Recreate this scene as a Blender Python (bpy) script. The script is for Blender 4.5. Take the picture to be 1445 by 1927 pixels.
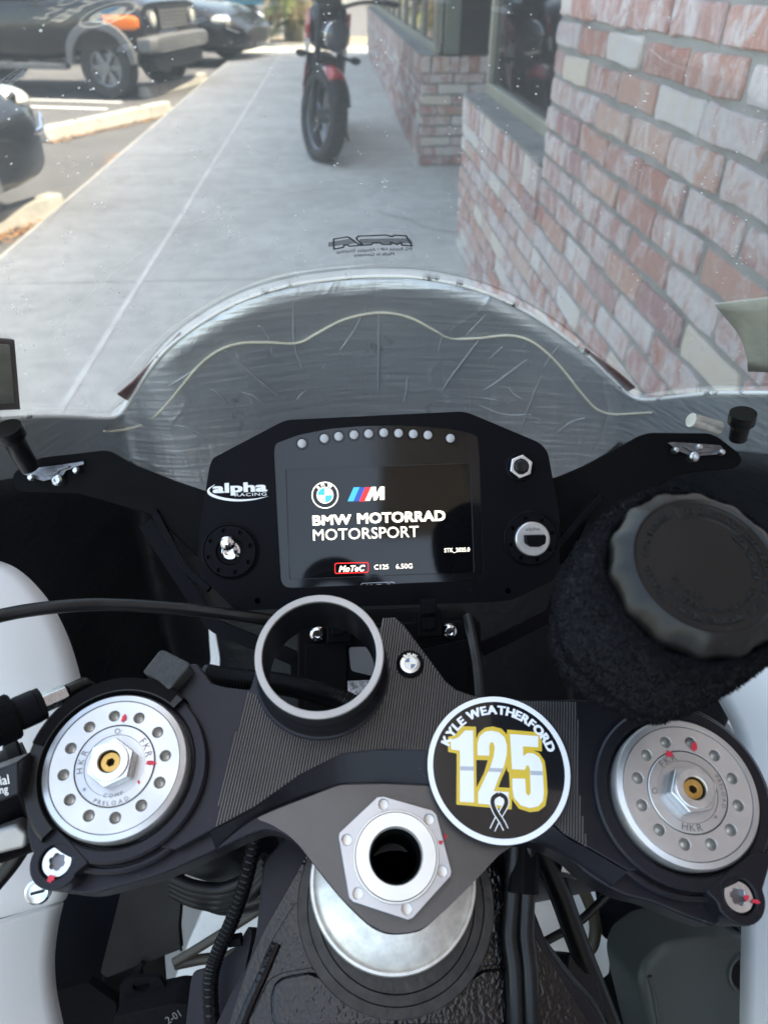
import bpy, bmesh, math, random
from mathutils import Vector as V, Matrix
random.seed(7)
SC = bpy.context.scene
COL = SC.collection
for o in list(bpy.data.objects): bpy.data.objects.remove(o)

# ------------------------------------------------------------------ camera
FPX, CX, CY = 1376.0, 722.5, 963.5
PITCH, YAW = math.radians(36.43), math.radians(3.363)
CAM = V((0, 0, 1.15))
FW = V((math.sin(YAW)*math.cos(PITCH), math.cos(YAW)*math.cos(PITCH), -math.sin(PITCH)))
RT = V((math.cos(YAW), -math.sin(YAW), 0)); UP = RT.cross(FW)
cd = bpy.data.cameras.new('camera'); cam = bpy.data.objects.new('camera', cd); COL.objects.link(cam)
cam.matrix_world = Matrix(((RT.x, UP.x, -FW.x, CAM.x), (RT.y, UP.y, -FW.y, CAM.y), (RT.z, UP.z, -FW.z, CAM.z), (0, 0, 0, 1)))
cd.sensor_fit = 'HORIZONTAL'; cd.sensor_width = 36; cd.lens = 36*FPX/1445
cd.clip_start = 0.01; cd.clip_end = 400
cd.dof.use_dof = True; cd.dof.focus_distance = 0.365; cd.dof.aperture_fstop = 17
SC.camera = cam
# ------------------------------------------------------------------ sky, sun, exposure
SUN_EL, SUN_AZ = math.radians(60), math.radians(100)      # azimuth from +Y towards +X
w = bpy.data.worlds.new('World'); SC.world = w; w.use_nodes = True
nt = w.node_tree; bg = nt.nodes['Background']
sky = nt.nodes.new('ShaderNodeTexSky'); sky.sky_type = 'NISHITA'; sky.sun_disc = False
sky.sun_elevation = SUN_EL; sky.sun_rotation = SUN_AZ; sky.air_density = 1.0; sky.dust_density = 2.5; sky.ozone_density = 0.6
nt.links.new(sky.outputs[0], bg.inputs[0]); bg.inputs[1].default_value = 0.15
sd = bpy.data.lights.new('sun', 'SUN'); sd.energy = 2.0; sd.angle = math.radians(0.53); sd.color = (1, 0.95, 0.87)
sun = bpy.data.objects.new('sun', sd); COL.objects.link(sun)
sdir = V((math.sin(SUN_AZ)*math.cos(SUN_EL), math.cos(SUN_AZ)*math.cos(SUN_EL), math.sin(SUN_EL)))
sun.rotation_euler = sdir.to_track_quat('Z', 'Y').to_euler(); sun.location = (0, 0, 20)
vs = SC.view_settings; SC.display_settings.display_device = 'sRGB'
vs.view_transform = 'Standard'; vs.look = 'None'; vs.gamma = 1; vs.use_curve_mapping = False; vs.exposure = 2.75
vs.use_white_balance = True; vs.white_balance_temperature = 8200; vs.white_balance_tint = 4

# ------------------------------------------------------------------ geometry helpers
def ray(px, py): return (FW*FPX + RT*(px-CX) + UP*(CY-py)).normalized()
class Frame:
    """A plane in the place: origin, two in-plane axes and a normal."""
    def __init__(s, o, ex, ey): s.o, s.ex, s.ey = V(o), V(ex).normalized(), V(ey).normalized(); s.n = s.ex.cross(s.ey)
    def p(s, u, v, h=0): return s.o + s.ex*u + s.ey*v + s.n*h
    def uv(s, px, py, h=0):
        d = ray(px, py); t = (s.o + s.n*h - CAM).dot(s.n)/d.dot(s.n); q = CAM + d*t - s.o
        return (q.dot(s.ex), q.dot(s.ey))
    def poly(s, pts, h=0): return [s.uv(x, y, h) for x, y in pts]
WORLD = Frame((0, 0, 0), (1, 0, 0), (0, 1, 0))

class MB:
    def __init__(s): s.v, s.f = [], []
    def add(s, vs, fs):
        k = len(s.v); s.v += [V(a) for a in vs]; s.f += [tuple(i+k for i in f) for f in fs]; return s
    def prism(s, F, pts, h0, h1, taper=0.0):
        n = len(pts)
        area = sum(pts[i][0]*pts[(i+1) % n][1]-pts[(i+1) % n][0]*pts[i][1] for i in range(n))
        if area < 0: pts = pts[::-1]
        c = (sum(p[0] for p in pts)/n, sum(p[1] for p in pts)/n)
        top = [(c[0]+(p[0]-c[0])*(1-taper), c[1]+(p[1]-c[1])*(1-taper)) for p in pts]
        vs = [F.p(u, v, h0) for u, v in pts]+[F.p(u, v, h1) for u, v in top]
        fs = [tuple(range(n-1, -1, -1)), tuple(range(n, 2*n))]+[(i, (i+1) % n, n+(i+1) % n, n+i) for i in range(n)]
        return s.add(vs, fs)
    def box(s, F, u0, u1, v0, v1, h0, h1): return s.prism(F, [(u0, v0), (u1, v0), (u1, v1), (u0, v1)], h0, h1)
    def lathe(s, F, c, prof, seg=48, a0=0.0, a1=2*math.pi, ease=1.0):
        full = abs(a1-a0) > 6.28; n = seg if full else seg+1
        vs = []; m = len(prof)
        for i in range(n):
            a = a0+(a1-a0)*i/seg
            for r, h in prof: vs.append(F.p(c[0]+r*math.cos(a), c[1]+r*math.sin(a)*ease, h))
        fs = []
        for i in range(seg):
            j = (i+1) % n
            for k in range(m-1): fs.append((i*m+k, j*m+k, j*m+k+1, i*m+k+1))
        return s.add(vs, fs)
    def tube(s, pts, r, seg=10, cap=True):
        pts = [V(p) for p in pts]; n = len(pts); vs, fs = [], []
        t0 = (pts[1]-pts[0]).normalized(); a = t0.orthogonal().normalized()
        for i in range(n):
            t = (pts[min(i+1, n-1)]-pts[max(i-1, 0)]).normalized()
            a = (a-t*a.dot(t)).normalized(); b = t.cross(a); rr = r(i/(n-1)) if callable(r) else r
            for k in range(seg):
                an = 2*math.pi*k/seg; vs.append(pts[i]+a*math.cos(an)*rr+b*math.sin(an)*rr)
        for i in range(n-1):
            for k in range(seg): fs.append((i*seg+k, i*seg+(k+1) % seg, (i+1)*seg+(k+1) % seg, (i+1)*seg+k))
        if cap: fs += [tuple(range(seg-1, -1, -1)), tuple((n-1)*seg+k for k in range(seg))]
        return s.add(vs, fs)
    def grid(s, rows):
        n = len(rows[0]); vs = [p for r in rows for p in r]
        return s.add(vs, [(i*n+j, i*n+j+1, (i+1)*n+j+1, (i+1)*n+j) for i in range(len(rows)-1) for j in range(n-1)])
    def sphere(s, c, r, seg=12, rings=8, sc=(1, 1, 1)):
        c = V(c); vs = []; fs = []
        for i in range(rings+1):
            th = math.pi*i/rings
            for k in range(seg):
                ph = 2*math.pi*k/seg
                vs.append(c+V((sc[0]*r*math.sin(th)*math.cos(ph), sc[1]*r*math.sin(th)*math.sin(ph), sc[2]*r*math.cos(th))))
        for i in range(rings):
            for k in range(seg): fs.append((i*seg+k, (i+1)*seg+k, (i+1)*seg+(k+1) % seg, i*seg+(k+1) % seg))
        return s.add(vs, fs)
    def mesh(s, name, mat, ang=35, weld=True):
        me = bpy.data.meshes.new(name); me.from_pydata(s.v, [], s.f)
        if weld:
            bm = bmesh.new(); bm.from_mesh(me); bmesh.ops.remove_doubles(bm, verts=bm.verts, dist=1e-6)
            bmesh.ops.recalc_face_normals(bm, faces=bm.faces); bm.to_mesh(me); bm.free()
        smooth(me, ang)
        if mat: me.materials.append(mat)
        return me
def smooth(me, ang=35):
    if len(me.polygons) == 0: return
    me.polygons.foreach_set('use_smooth', [True]*len(me.polygons))
    me.set_sharp_from_angle(angle=math.radians(ang))
LOCAL = set()       # objects whose mesh is written in their thing's own coordinates
def link(name, me, parent=None, bevel=0, seg=2, thick=0, toff=0, label=None, local=False):
    o = bpy.data.objects.new(name, me); COL.objects.link(o)
    if parent is not None:
        o.parent = parent
        if local or parent.name in LOCAL: LOCAL.add(o.name)
        else: o.matrix_parent_inverse = world_of(parent).inverted()
    if thick:
        m = o.modifiers.new('thick', 'SOLIDIFY'); m.thickness = thick; m.offset = toff
    if bevel:
        m = o.modifiers.new('bevel', 'BEVEL'); m.width = bevel; m.segments = seg; m.limit_method = 'ANGLE'; m.angle_limit = math.radians(32); m.harden_normals = True
    if label: o['label'] = label
    return o
def world_of(o):
    m = o.matrix_basis.copy()
    while o.parent is not None:
        m = o.parent.matrix_basis @ (o.matrix_parent_inverse @ m)
        o = o.parent
    return m
def build(mb, name, mat, parent=None, ang=35, **k): return link(name, mb.mesh(name, mat, ang), parent, **k)
def thing(name, loc, label, cat, group=None, rz=0):
    o = bpy.data.objects.new(name, None); COL.objects.link(o); o.location = loc; o.rotation_euler = (0, 0, rz); o.empty_display_size = .1
    return tag(o, label, cat, group)
def tag(o, label, cat, group=None):
    o['label'] = label; o['category'] = cat
    if group: o['group'] = group
    return o
def structure(o): o['kind'] = 'structure'; return o
def stuff(o): o['kind'] = 'stuff'; return o
def spline(pts, n=8):
    """Catmull-Rom through points of any dimension."""
    out = []; P = [V(p) for p in pts]
    for i in range(len(P)-1):
        a, b, c, d = P[max(i-1, 0)], P[i], P[i+1], P[min(i+2, len(P)-1)]
        for k in range(n):
            t = k/n
            out.append(.5*((2*b)+(c-a)*t+(2*a-5*b+4*c-d)*t*t+(-a+3*b-3*c+d)*t**3))
    out.append(P[-1]); return out
def sp2(pts, n=6): return [(p.x, p.y) for p in spline([(x, y, 0) for x, y in pts], n)]
def circ(c, r, n=24, a0=0): return [(c[0]+r*math.cos(a0+2*math.pi*k/n), c[1]+r*math.sin(a0+2*math.pi*k/n)) for k in range(n)]
def rrect(u0, u1, v0, v1, r, n=5):
    out = []
    for cx, cy, a in ((u1-r, v1-r, 0), (u0+r, v1-r, 90), (u0+r, v0+r, 180), (u1-r, v0+r, 270)):
        out += [(cx+r*math.cos(math.radians(a+90*k/n)), cy+r*math.sin(math.radians(a+90*k/n))) for k in range(n+1)]
    return out
def rpoly(pts, r, n=4):
    """Round the corners of a polygon."""
    out = []; m = len(pts)
    for i in range(m):
        p, a, b = V((*pts[i], 0)), V((*pts[i-1], 0)), V((*pts[(i+1) % m], 0))
        da, db = (a-p), (b-p); q = min(r, da.length*.45, db.length*.45)
        s, e = p+da.normalized()*q, p+db.normalized()*q
        for k in range(n+1):
            t = k/n; x = s*(1-t)**2+p*2*t*(1-t)+e*t*t; out.append((x.x, x.y))
    return out
def plate_mesh(F, outline, holes, h0, h1, name, mat, ang=35):
    """Solid plate with real holes."""
    from mathutils.geometry import delaunay_2d_cdt
    loops = [outline]+list(holes); vs, es = [], []
    for l in loops:
        k = len(vs); vs += [V((x, y)) for x, y in l]; es += [(k+i, k+(i+1) % len(l)) for i in range(len(l))]
    ov, oe, of, *_ = delaunay_2d_cdt(vs, es, [], 0, 1e-7)
    def inside(p, l):
        c = False
        for i in range(len(l)):
            (x1, y1), (x2, y2) = l[i-1], l[i]
            if (y1 > p[1]) != (y2 > p[1]) and p[0] < (x2-x1)*(p[1]-y1)/(y2-y1)+x1: c = not c
        return c
    keep = []
    for f in of:
        c = [sum(ov[i][k] for i in f)/len(f) for k in (0, 1)]
        if inside(c, outline) and not any(inside(c, h) for h in holes): keep.append(f)
    mb = MB(); n = len(ov)
    vv = [F.p(p[0], p[1], h1) for p in ov]+[F.p(p[0], p[1], h0) for p in ov]
    fs = [tuple(f) for f in keep]+[tuple(i+n for i in reversed(f)) for f in keep]
    cnt = {}
    for f in keep:
        for i in range(len(f)):
            e = (f[i-1], f[i]); cnt[tuple(sorted(e))] = cnt.get(tuple(sorted(e)), [])+[e]
    for k, l in cnt.items():
        if len(l) == 1: a, b = l[0]; fs.append((b, a, a+n, b+n))
    mb.add(vv, fs); return mb.mesh(name, mat, ang)
_tc = {}
def text_tris(body, bold=0.0, shear=0.0, spacing=1.0, res=3):
    """Flat lettering as triangles; bold strokes are thickened by shifted copies (each a hair above the last)."""
    key = (body, bold, shear, spacing)
    if key not in _tc:
        c = bpy.data.curves.new('lettering', 'FONT'); c.body = body; c.size = 1; c.shear = shear
        c.space_character = spacing*(1+bold*.9); c.resolution_u = res
        o = bpy.data.objects.new('lettering', c); me = bpy.data.meshes.new_from_object(o)
        v0 = [(v.co.x, v.co.y) for v in me.vertices]; f0 = [tuple(p.vertices) for p in me.polygons]
        vv, ff = [], []
        sh = [(0, 0)] if bold == 0 else [(bold*x, bold*y) for x, y in ((-1, -.7), (1, -.7), (-1, .7), (1, .7), (0, 0))]
        for dx, dy in sh:
            k = len(vv); vv += [(x+dx, y+dy) for x, y in v0]; ff += [tuple(i+k for i in f) for f in f0]
        bpy.data.objects.remove(o); bpy.data.meshes.remove(me); bpy.data.curves.remove(c)
        _tc[key] = (vv, ff, len(v0))
    return _tc[key]
def text_box(F, body, u0, u1, v0, v1, h, name, mat, parent, bold=0., shear=0., spacing=1., rot=0., mirror=False, thick=0.0, label=None):
    """Flat lettering stretched to fill a box of the plane F; rot turns it about the box centre."""
    vv, ff, nv = text_tris(body, bold, shear, spacing)
    xs = [a for a, b in vv]; ys = [b for a, b in vv]; x0, x1, y0, y1 = min(xs), max(xs), min(ys), max(ys)
    cu, cv = (u0+u1)/2, (v0+v1)/2; c, s = math.cos(rot), math.sin(rot); pts = []
    for i, (a, b) in enumerate(vv):
        x = ((a-x0)/(x1-x0)-.5)*(u1-u0); y = ((b-y0)/(y1-y0)-.5)*(v1-v0)
        if mirror: x = -x
        pts.append(F.p(cu+x*c-y*s, cv+x*s+y*c, h+(i//nv)*1e-5))
    mb = MB().add(pts, ff); me = mb.mesh(name, mat, weld=False)
    return link(name, me, parent, thick=thick, toff=1, label=label)
def text_arc(F, c, body, r, size, a0, a1, h, name, mat, parent, bold=0., inward=False, wid=1.0, ease=1.0, thick=0.0):
    """Letters set one by one round an arc from angle a0 to a1 (degrees); one mesh."""
    mb = MB(); n = len(body)
    ws = []
    for ch in body:
        if ch == ' ': ws.append(.35); continue
        vv, _, _ = text_tris(ch, bold); ws.append(max(a for a, b in vv)-min(a for a, b in vv)+.14)
    tot = sum(ws); acc = 0
    for ch, wd in zip(body, ws):
        a = math.radians(a0+(a1-a0)*(acc+wd/2)/tot); acc += wd
        if ch == ' ': continue
        vv, ff, nv = text_tris(ch, bold); xc = (max(q for q, _ in vv)+min(q for q, _ in vv))/2
        rot = a+math.pi/2 if inward else a-math.pi/2
        o = (c[0]+r*math.cos(a), c[1]+r*math.sin(a))
        pts = []
        for i, (x, y) in enumerate(vv):
            X, Y = (x-xc)*size*wid, (y-.35)*size
            pts.append(F.p(o[0]+X*math.cos(rot)-Y*math.sin(rot), c[1]+(o[1]+X*math.sin(rot)+Y*math.cos(rot)-c[1])*ease, h+(i//nv)*1e-5))
        mb.add(pts, ff)
    return link(name, mb.mesh(name, mat, weld=False), parent, thick=thick, toff=1)
def px_box(F, x0, x1, yb, yt, h):
    """uv box of a pixel box (used to set flat print on a real plane)."""
    a = F.uv(x0, (yb+yt)/2, h); b = F.uv(x1, (yb+yt)/2, h); c = F.uv((x0+x1)/2, yb, h); d = F.uv((x0+x1)/2, yt, h)
    return a[0], b[0], c[1], d[1]

# ------------------------------------------------------------------ materials
class NT:
    def __init__(s, name):
        s.m = bpy.data.materials.new(name); s.m.use_nodes = True; s.t = s.m.node_tree; s.N = s.t.nodes
        s.b = s.N['Principled BSDF']; s.out = s.N['Material Output']
        s.tc = s.N.new('ShaderNodeTexCoord'); s.co = s.tc.outputs['Object']
    def n(s, typ, **k):
        x = s.N.new('ShaderNode'+typ)
        for a, b in k.items(): setattr(x, a, b)
        return x
    def l(s, a, b): s.t.links.new(a, b)
    def noise(s, scale, detail=3, rough=.55, vec=None, dist=0.0):
        x = s.n('TexNoise'); x.inputs['Scale'].default_value = scale; x.inputs['Detail'].default_value = detail
        x.inputs['Roughness'].default_value = rough; x.inputs['Distortion'].default_value = dist
        s.l(vec or s.co, x.inputs['Vector']); return x.outputs['Fac']
    def ramp(s, fac, stops):
        x = s.n('ValToRGB'); e = x.color_ramp.elements
        for i, (p, c) in enumerate(stops):
            if i > 1: e.new(p)
            e[i].position = p; e[i].color = (*(c if isinstance(c, (tuple, list)) else (c, c, c)), 1)
        s.l(fac, x.inputs[0]); return x.outputs[0]
    def math(s, op, a, b=None):
        x = s.n('Math', operation=op)
        for i, q in enumerate((a, b)):
            if q is None: continue
            if isinstance(q, (int, float)): x.inputs[i].default_value = q
            else: s.l(q, x.inputs[i])
        return x.outputs[0]
    def mix(s, fac, a, b, blend='MIX'):
        x = s.n('Mix', data_type='RGBA', blend_type=blend)
        for sock, q in ((x.inputs[0], fac), (x.inputs[6], a), (x.inputs[7], b)):
            if isinstance(q, (int, float)): sock.default_value = q
            elif isinstance(q, (tuple, list)): sock.default_value = (*q, 1)
            else: s.l(q, sock)
        return x.outputs[2]
    def bump(s, hgt, strength=.3, dist=.001, prev=None):
        x = s.n('Bump'); x.inputs['Strength'].default_value = strength; x.inputs['Distance'].default_value = dist
        s.l(hgt, x.inputs['Height'])
        if prev is not None: s.l(prev, x.inputs['Normal'])
        return x.outputs[0]
    def mapping(s, scale=(1, 1, 1), rot=(0, 0, 0), loc=(0, 0, 0)):
        x = s.n('Mapping'); x.inputs['Scale'].default_value = scale; x.inputs['Rotation'].default_value = rot; x.inputs['Location'].default_value = loc
        s.l(s.co, x.inputs[0]); return x.outputs[0]
    def set(s, **k):
        for a, q in k.items():
            sock = s.b.inputs[a.replace('_', ' ')]
            if isinstance(q, (int, float)): sock.default_value = q
            elif isinstance(q, (tuple, list)): sock.default_value = (*q, 1) if len(q) == 3 else q
            else: s.l(q, sock)
        return s
def pm(name, col, rough=.5, metal=0., bump=None, var=None, spec=None, coat=0., dust=0., rvar=0., emit=None):
    """Principled material with grain (bump=(scale,strength,dist)), tone variation (var=(scale,amount)) and dust specks."""
    t = NT(name); c = tuple(col)
    cs = c
    if var:
        f = t.noise(var[0], 4); lo = tuple(x*(1-var[1]) for x in c); hi = tuple(min(1, x*(1+var[1])) for x in c)
        cs = t.ramp(f, [(.3, lo), (.7, hi)])
    if dust:
        f = t.noise(900, 2); f2 = t.ramp(f, [(.72, 0), (.8, 1)]); f3 = t.math('MULTIPLY', f2, dust)
        cs = t.mix(f3, cs, (.5, .48, .44))
    r = rough
    if rvar:
        f = t.noise(60, 4); r = t.math('ADD', t.math('MULTIPLY', f, rvar*2), rough-rvar)
    t.set(Base_Color=cs, Roughness=r, Metallic=metal)
    if spec is not None: t.set(Specular_IOR_Level=spec)
    if coat: t.set(Coat_Weight=coat, Coat_Roughness=.04)
    if bump: t.set(Normal=t.bump(t.noise(bump[0], 3), bump[1], bump[2] if len(bump) > 2 else .001))
    if emit: t.set(Emission_Color=emit[0], Emission_Strength=emit[1])
    return t.m
M = {}

# ---- surfaces of the setting
t = NT('concrete')
f1 = t.noise(1.7, 5); f2 = t.noise(9, 6, .65); f3 = t.noise(140, 3, .6); st = t.noise(5, 4, .6, t.mapping((.6, 4, 1)))
c = t.ramp(f1, [(.3, (.47, .455, .415)), (.7, (.62, .605, .56))])
c = t.mix(t.ramp(f2, [(.42, 0), (.62, .35)]), c, (.29, .29, .28))
c = t.mix(t.ramp(st, [(.5, 0), (.72, .4)]), c, (.62, .60, .55))
c = t.mix(t.ramp(f3, [(.62, 0), (.75, .35)]), c, (.22, .21, .2))
c = t.mix(t.ramp(t.noise(14, 2, .5), [(.70, 0), (.76, .45)]), c, (.2, .19, .175))
t.set(Base_Color=c, Roughness=.85, Normal=t.bump(f3, .35, .002)); M['concrete'] = t.m
t = NT('asphalt')
f1 = t.noise(.8, 4); f2 = t.noise(160, 2); f3 = t.noise(4, 5)
c = t.ramp(f1, [(.3, (.085, .085, .092)), (.7, (.135, .135, .142))]); c = t.mix(t.ramp(f2, [(.55, 0), (.7, .5)]), c, (.24, .235, .23))
c = t.mix(t.ramp(f3, [(.55, 0), (.75, .5)]), c, (.05, .05, .054))
t.set(Base_Color=c, Roughness=.9, Normal=t.bump(f2, .6, .004)); M['asphalt'] = t.m
M['line'] = pm('line_paint', (.72, .72, .7), .8, var=(14, .22), bump=(120, .4, .002))
t = NT('wheel_stop_paint')
f = t.noise(9, 5); f2 = t.noise(40, 4)
c = t.ramp(f, [(.35, (.33, .325, .30)), (.65, (.46, .455, .43))]); c = t.mix(t.ramp(f2, [(.6, 0), (.72, .6)]), c, (.38, .35, .31))
t.set(Base_Color=c, Roughness=.8, Normal=t.bump(f2, .4, .004)); M['stop'] = t.m
M['leaf'] = pm('dry_leaf', (.33, .17, .07), .8, var=(30, .5))
t = NT('brick_face')
oi = t.n('ObjectInfo'); at_ = t.n('Attribute', attribute_name='tone'); rnd = t.math('FRACT', t.math('ADD', oi.outputs['Random'], at_.outputs['Fac']))
off = t.n('VectorMath', operation='ADD'); t.l(t.co, off.inputs[0])
cmb = t.n('CombineXYZ'); t.l(t.math('MULTIPLY', rnd, 37), cmb.inputs[0]); t.l(t.math('MULTIPLY', rnd, 91), cmb.inputs[1]); t.l(cmb.outputs[0], off.inputs[1])
vec = off.outputs[0]
base = t.ramp(rnd, [(0, (.36, .13, .095)), (.22, (.44, .21, .165)), (.42, (.31, .16, .165)), (.6, (.50, .28, .21)), (.78, (.40, .16, .12)), (.9, (.66, .60, .50))])
mp = t.n('Mapping'); mp.inputs['Scale'].default_value = (1, 1.3, .75); t.l(vec, mp.inputs[0])
w1 = t.noise(15, 9, .74, mp.outputs[0], .9); w2 = t.noise(70, 6, .65, vec)
amt = t.math('ADD', w1, t.math('MULTIPLY', t.math('SUBTRACT', t.math('FRACT', t.math('MULTIPLY', rnd, 7.3)), .5), .17))
wash = t.ramp(amt, [(.42, .08), (.50, .42), (.57, .75), (.70, .92)])
c = t.mix(t.ramp(w2, [(.35, 0), (.7, .35)]), base, (.58, .33, .26))
c = t.mix(wash, c, t.ramp(w2, [(.3, (.54, .53, .57)), (.7, (.72, .67, .63))]))
t.set(Base_Color=c, Roughness=.9, Normal=t.bump(t.math('ADD', w2, t.noise(260, 4, .7, vec)), .8, .004)); M['brick'] = t.m
t = NT('mortar')
f = t.noise(7, 5); f2 = t.noise(150, 3)
t.set(Base_Color=t.ramp(f, [(.3, (.20, .20, .195)), (.7, (.32, .315, .30))]), Roughness=.95, Normal=t.bump(f2, .7, .003)); M['mortar'] = t.m
M['frame_paint'] = pm('bronze_frame', (.30, .29, .23), .45, var=(6, .12))
M['green_post'] = pm('green_post', (.13, .145, .115), .5, var=(5, .15))
t = NT('shop_glass'); t.set(Base_Color=(.012, .014, .018), Roughness=.03, Specular_IOR_Level=.22); M['glass_dark'] = t.m
M['eave'] = pm('eave_paint', (.62, .56, .47), .7, var=(3, .1))
M['stucco'] = pm('stucco', (.68, .63, .54), .9, bump=(60, .4, .01), var=(2, .08))
M['sand'] = pm('planter_mulch', (.34, .25, .17), .95, bump=(30, .8, .02), var=(9, .4))
M['frond'] = pm('frond', (.15, .18, .06), .6, var=(20, .35)); M['frond_dry'] = pm('frond_dry', (.36, .29, .15), .8, var=(20, .3)); M['bark'] = pm('bark', (.16, .15, .09), .9, bump=(25, 1, .02), var=(12, .4))
# ---- vehicles
M['black_car'] = pm('black_car_paint', (.006, .007, .009), .3, coat=.45, var=(3, .2), spec=.3)
M['tyre'] = pm('tyre_rubber', (.022, .022, .024), .8, bump=(40, .4, .004), var=(12, .3))
M['rim'] = pm('grey_rim', (.22, .23, .25), .35, metal=.8)
M['grey_plastic'] = pm('grey_bumper', (.12, .125, .135), .5, var=(5, .15))
M['lamp_glass'] = pm('lamp_glass', (.55, .56, .5), .12, coat=1); M['amber'] = pm('amber_lens', (.95, .20, .015), .2, coat=1)
M['dark_lamp'] = pm('dark_lamp_glass', (.06, .065, .07), .1, coat=1)
M['white_car'] = pm('white_car_paint', (.78, .78, .76), .3, coat=.6); M['teal'] = pm('teal_stripe', (.02, .16, .24), .4)
M['chrome'] = pm('chrome', (.82, .82, .83), .08, metal=1, rvar=.03)
M['red_paint'] = pm('red_paint', (.42, .015, .02), .25, coat=1); M['stripe_white'] = pm('white_stripe', (.75, .75, .75), .3, coat=.5)
M['engine'] = pm('engine_black', (.012, .012, .013), .45, metal=.2, spec=.3)
M['void'] = pm('deep_black', (.003, .003, .003), .6, spec=.1)
# ---- cockpit
def anod(name, col, rough, spec=.5, bump=(1400, .10, .0004), metal=.55):
    t = NT(name); f = t.noise(25, 4); f2 = t.noise(2600, 2)
    lo = tuple(x*.82 for x in col); hi = tuple(x*1.18 for x in col)
    c = t.ramp(f, [(.3, lo), (.7, hi)]); sp = t.noise(420, 3, .7)
    c = t.mix(t.ramp(sp, [(.70, 0), (.80, .35)]), c, (.35, .33, .3))
    t.set(Base_Color=c, Metallic=metal, Roughness=t.math('ADD', t.math('MULTIPLY', f, .16), rough-.08), Specular_IOR_Level=spec, Normal=t.bump(t.noise(bump[0], 2), bump[1], bump[2]))
    return t.m
M['anod'] = anod('black_anodised', (.013, .013, .017), .34, .28, metal=.45)
M['anod_warm'] = anod('worn_anodised', (.088, .083, .080), .38, metal=.85)  # black anodising painted lighter and warmer for its bright reflections
M['dash'] = anod('dash_anodised', (.003, .003, .0045), .42, .06, metal=.0)
M['black_plastic'] = pm('black_plastic', (.0035, .0035, .004), .5, var=(30, .3), bump=(900, .15, .0004), dust=.04, spec=.05)
M['rubber'] = pm('black_rubber', (.005, .005, .0055), .33, var=(40, .3), dust=.10, bump=(500, .12, .0005), spec=.30)
M['matte_black'] = pm('matte_black', (.006, .006, .007), .8, var=(9, .5), dust=.10, spec=.12, bump=(60, .4, .004))
t = NT('cast_black'); f = t.noise(640, 1, .4, t.mapping((1, .8, .8)), .2)
t.set(Base_Color=(.004, .004, .005), Roughness=.17, Specular_IOR_Level=.38, Normal=t.bump(f, .20, .0012)); M['cast'] = t.m
M['ring_grey'] = anod('ring_anodised', (.35, .335, .325), .5, metal=.8)
t = NT('turned_aluminium'); f = t.noise(35, 4); f2 = t.noise(700, 2)
t.set(Base_Color=t.ramp(f, [(.3, (.44, .44, .445)), (.7, (.56, .55, .54))]), Metallic=.88, Roughness=t.ramp(t.noise(90, 5), [(.3, .30), (.7, .44)]), Normal=t.bump(f2, .06, .0004)); M['alu'] = t.m
M['alu_plate'] = pm('satin_plate', (.40, .40, .41), .34, metal=.9, var=(60, .08), rvar=.05)
M['alu_white'] = pm('bright_nut', (.66, .645, .61), .36, metal=.55, var=(50, .05), rvar=.06)
t = NT('cast_aluminium'); f = t.noise(160, 5, .65); t.set(Base_Color=t.ramp(f, [(.3, (.50, .48, .44)), (.7, (.72, .70, .65))]), Metallic=.8, Roughness=.42, Normal=t.bump(f, .25, .001)); M['alu_cast'] = t.m
M['alu_hole'] = pm('drilled_aluminium', (.50, .47, .42), .4, metal=.8)
M['brass'] = pm('brass', (.55, .33, .10), .3, metal=.9, var=(80, .25)); M['steel'] = pm('zinc_steel', (.60, .62, .63), .28, metal=1, rvar=.08, var=(120, .2))
M['clip'] = pm('dark_spring_steel', (.16, .16, .17), .35, metal=.9, var=(200, .3))
M['red_mark'] = pm('red_paint_pen', (.55, .015, .04), .5)
M['engraved'] = pm('engraving', (.16, .155, .15), .5, metal=.6)
t = NT('foil_liner')
mp = t.mapping((.55, 1, 6.0)); rp = t.noise(38, 2, .35, mp)
cr = t.n('TexVoronoi', feature='DISTANCE_TO_EDGE'); cr.inputs['Scale'].default_value = 13; cr.inputs['Randomness'].default_value = 1
wv = t.n('VectorMath', operation='ADD'); nz = t.n('TexNoise'); nz.inputs['Scale'].default_value = 14; t.l(t.mapping((1, .5, .55), (0, .5, .3)), nz.inputs['Vector'])
sc_ = t.n('VectorMath', operation='SCALE'); t.l(nz.outputs['Color'], sc_.inputs[0]); sc_.inputs['Scale'].default_value = .10
t.l(t.mapping((1, .5, .55), (0, .5, .3)), wv.inputs[0]); t.l(sc_.outputs[0], wv.inputs[1]); t.l(wv.outputs[0], cr.inputs['Vector'])
edge = t.ramp(cr.outputs['Distance'], [(0, 1), (.035, .35), (.09, 0)])
msk = t.ramp(t.noise(16, 3), [(.44, 0), (.58, 1)]); edge = t.math('MULTIPLY', edge, msk)
cr2 = t.noise(26, 4, .6, t.mapping((2.2, 1, .7), (0, -.6, 0)), 1.2)
hgt = t.math('ADD', t.math('ADD', t.math('MULTIPLY', edge, .35), t.math('MULTIPLY', rp, .55)), t.math('MULTIPLY', cr2, .45))
st = t.noise(30, 5, .7)
c = t.ramp(t.noise(6, 4), [(.3, (.40, .425, .45)), (.7, (.52, .55, .575))]); c = t.mix(t.ramp(st, [(.64, 0), (.74, .7)]), c, (.09, .09, .085))
t.set(Base_Color=c, Metallic=.68, Roughness=.40, Normal=t.bump(hgt, .52, .0032)); M['foil'] = t.m
t = NT('black_cowl'); f = t.noise(26, 5, .65, t.mapping((1, .6, 1.5), (0, .4, .3)), 1.0)
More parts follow.
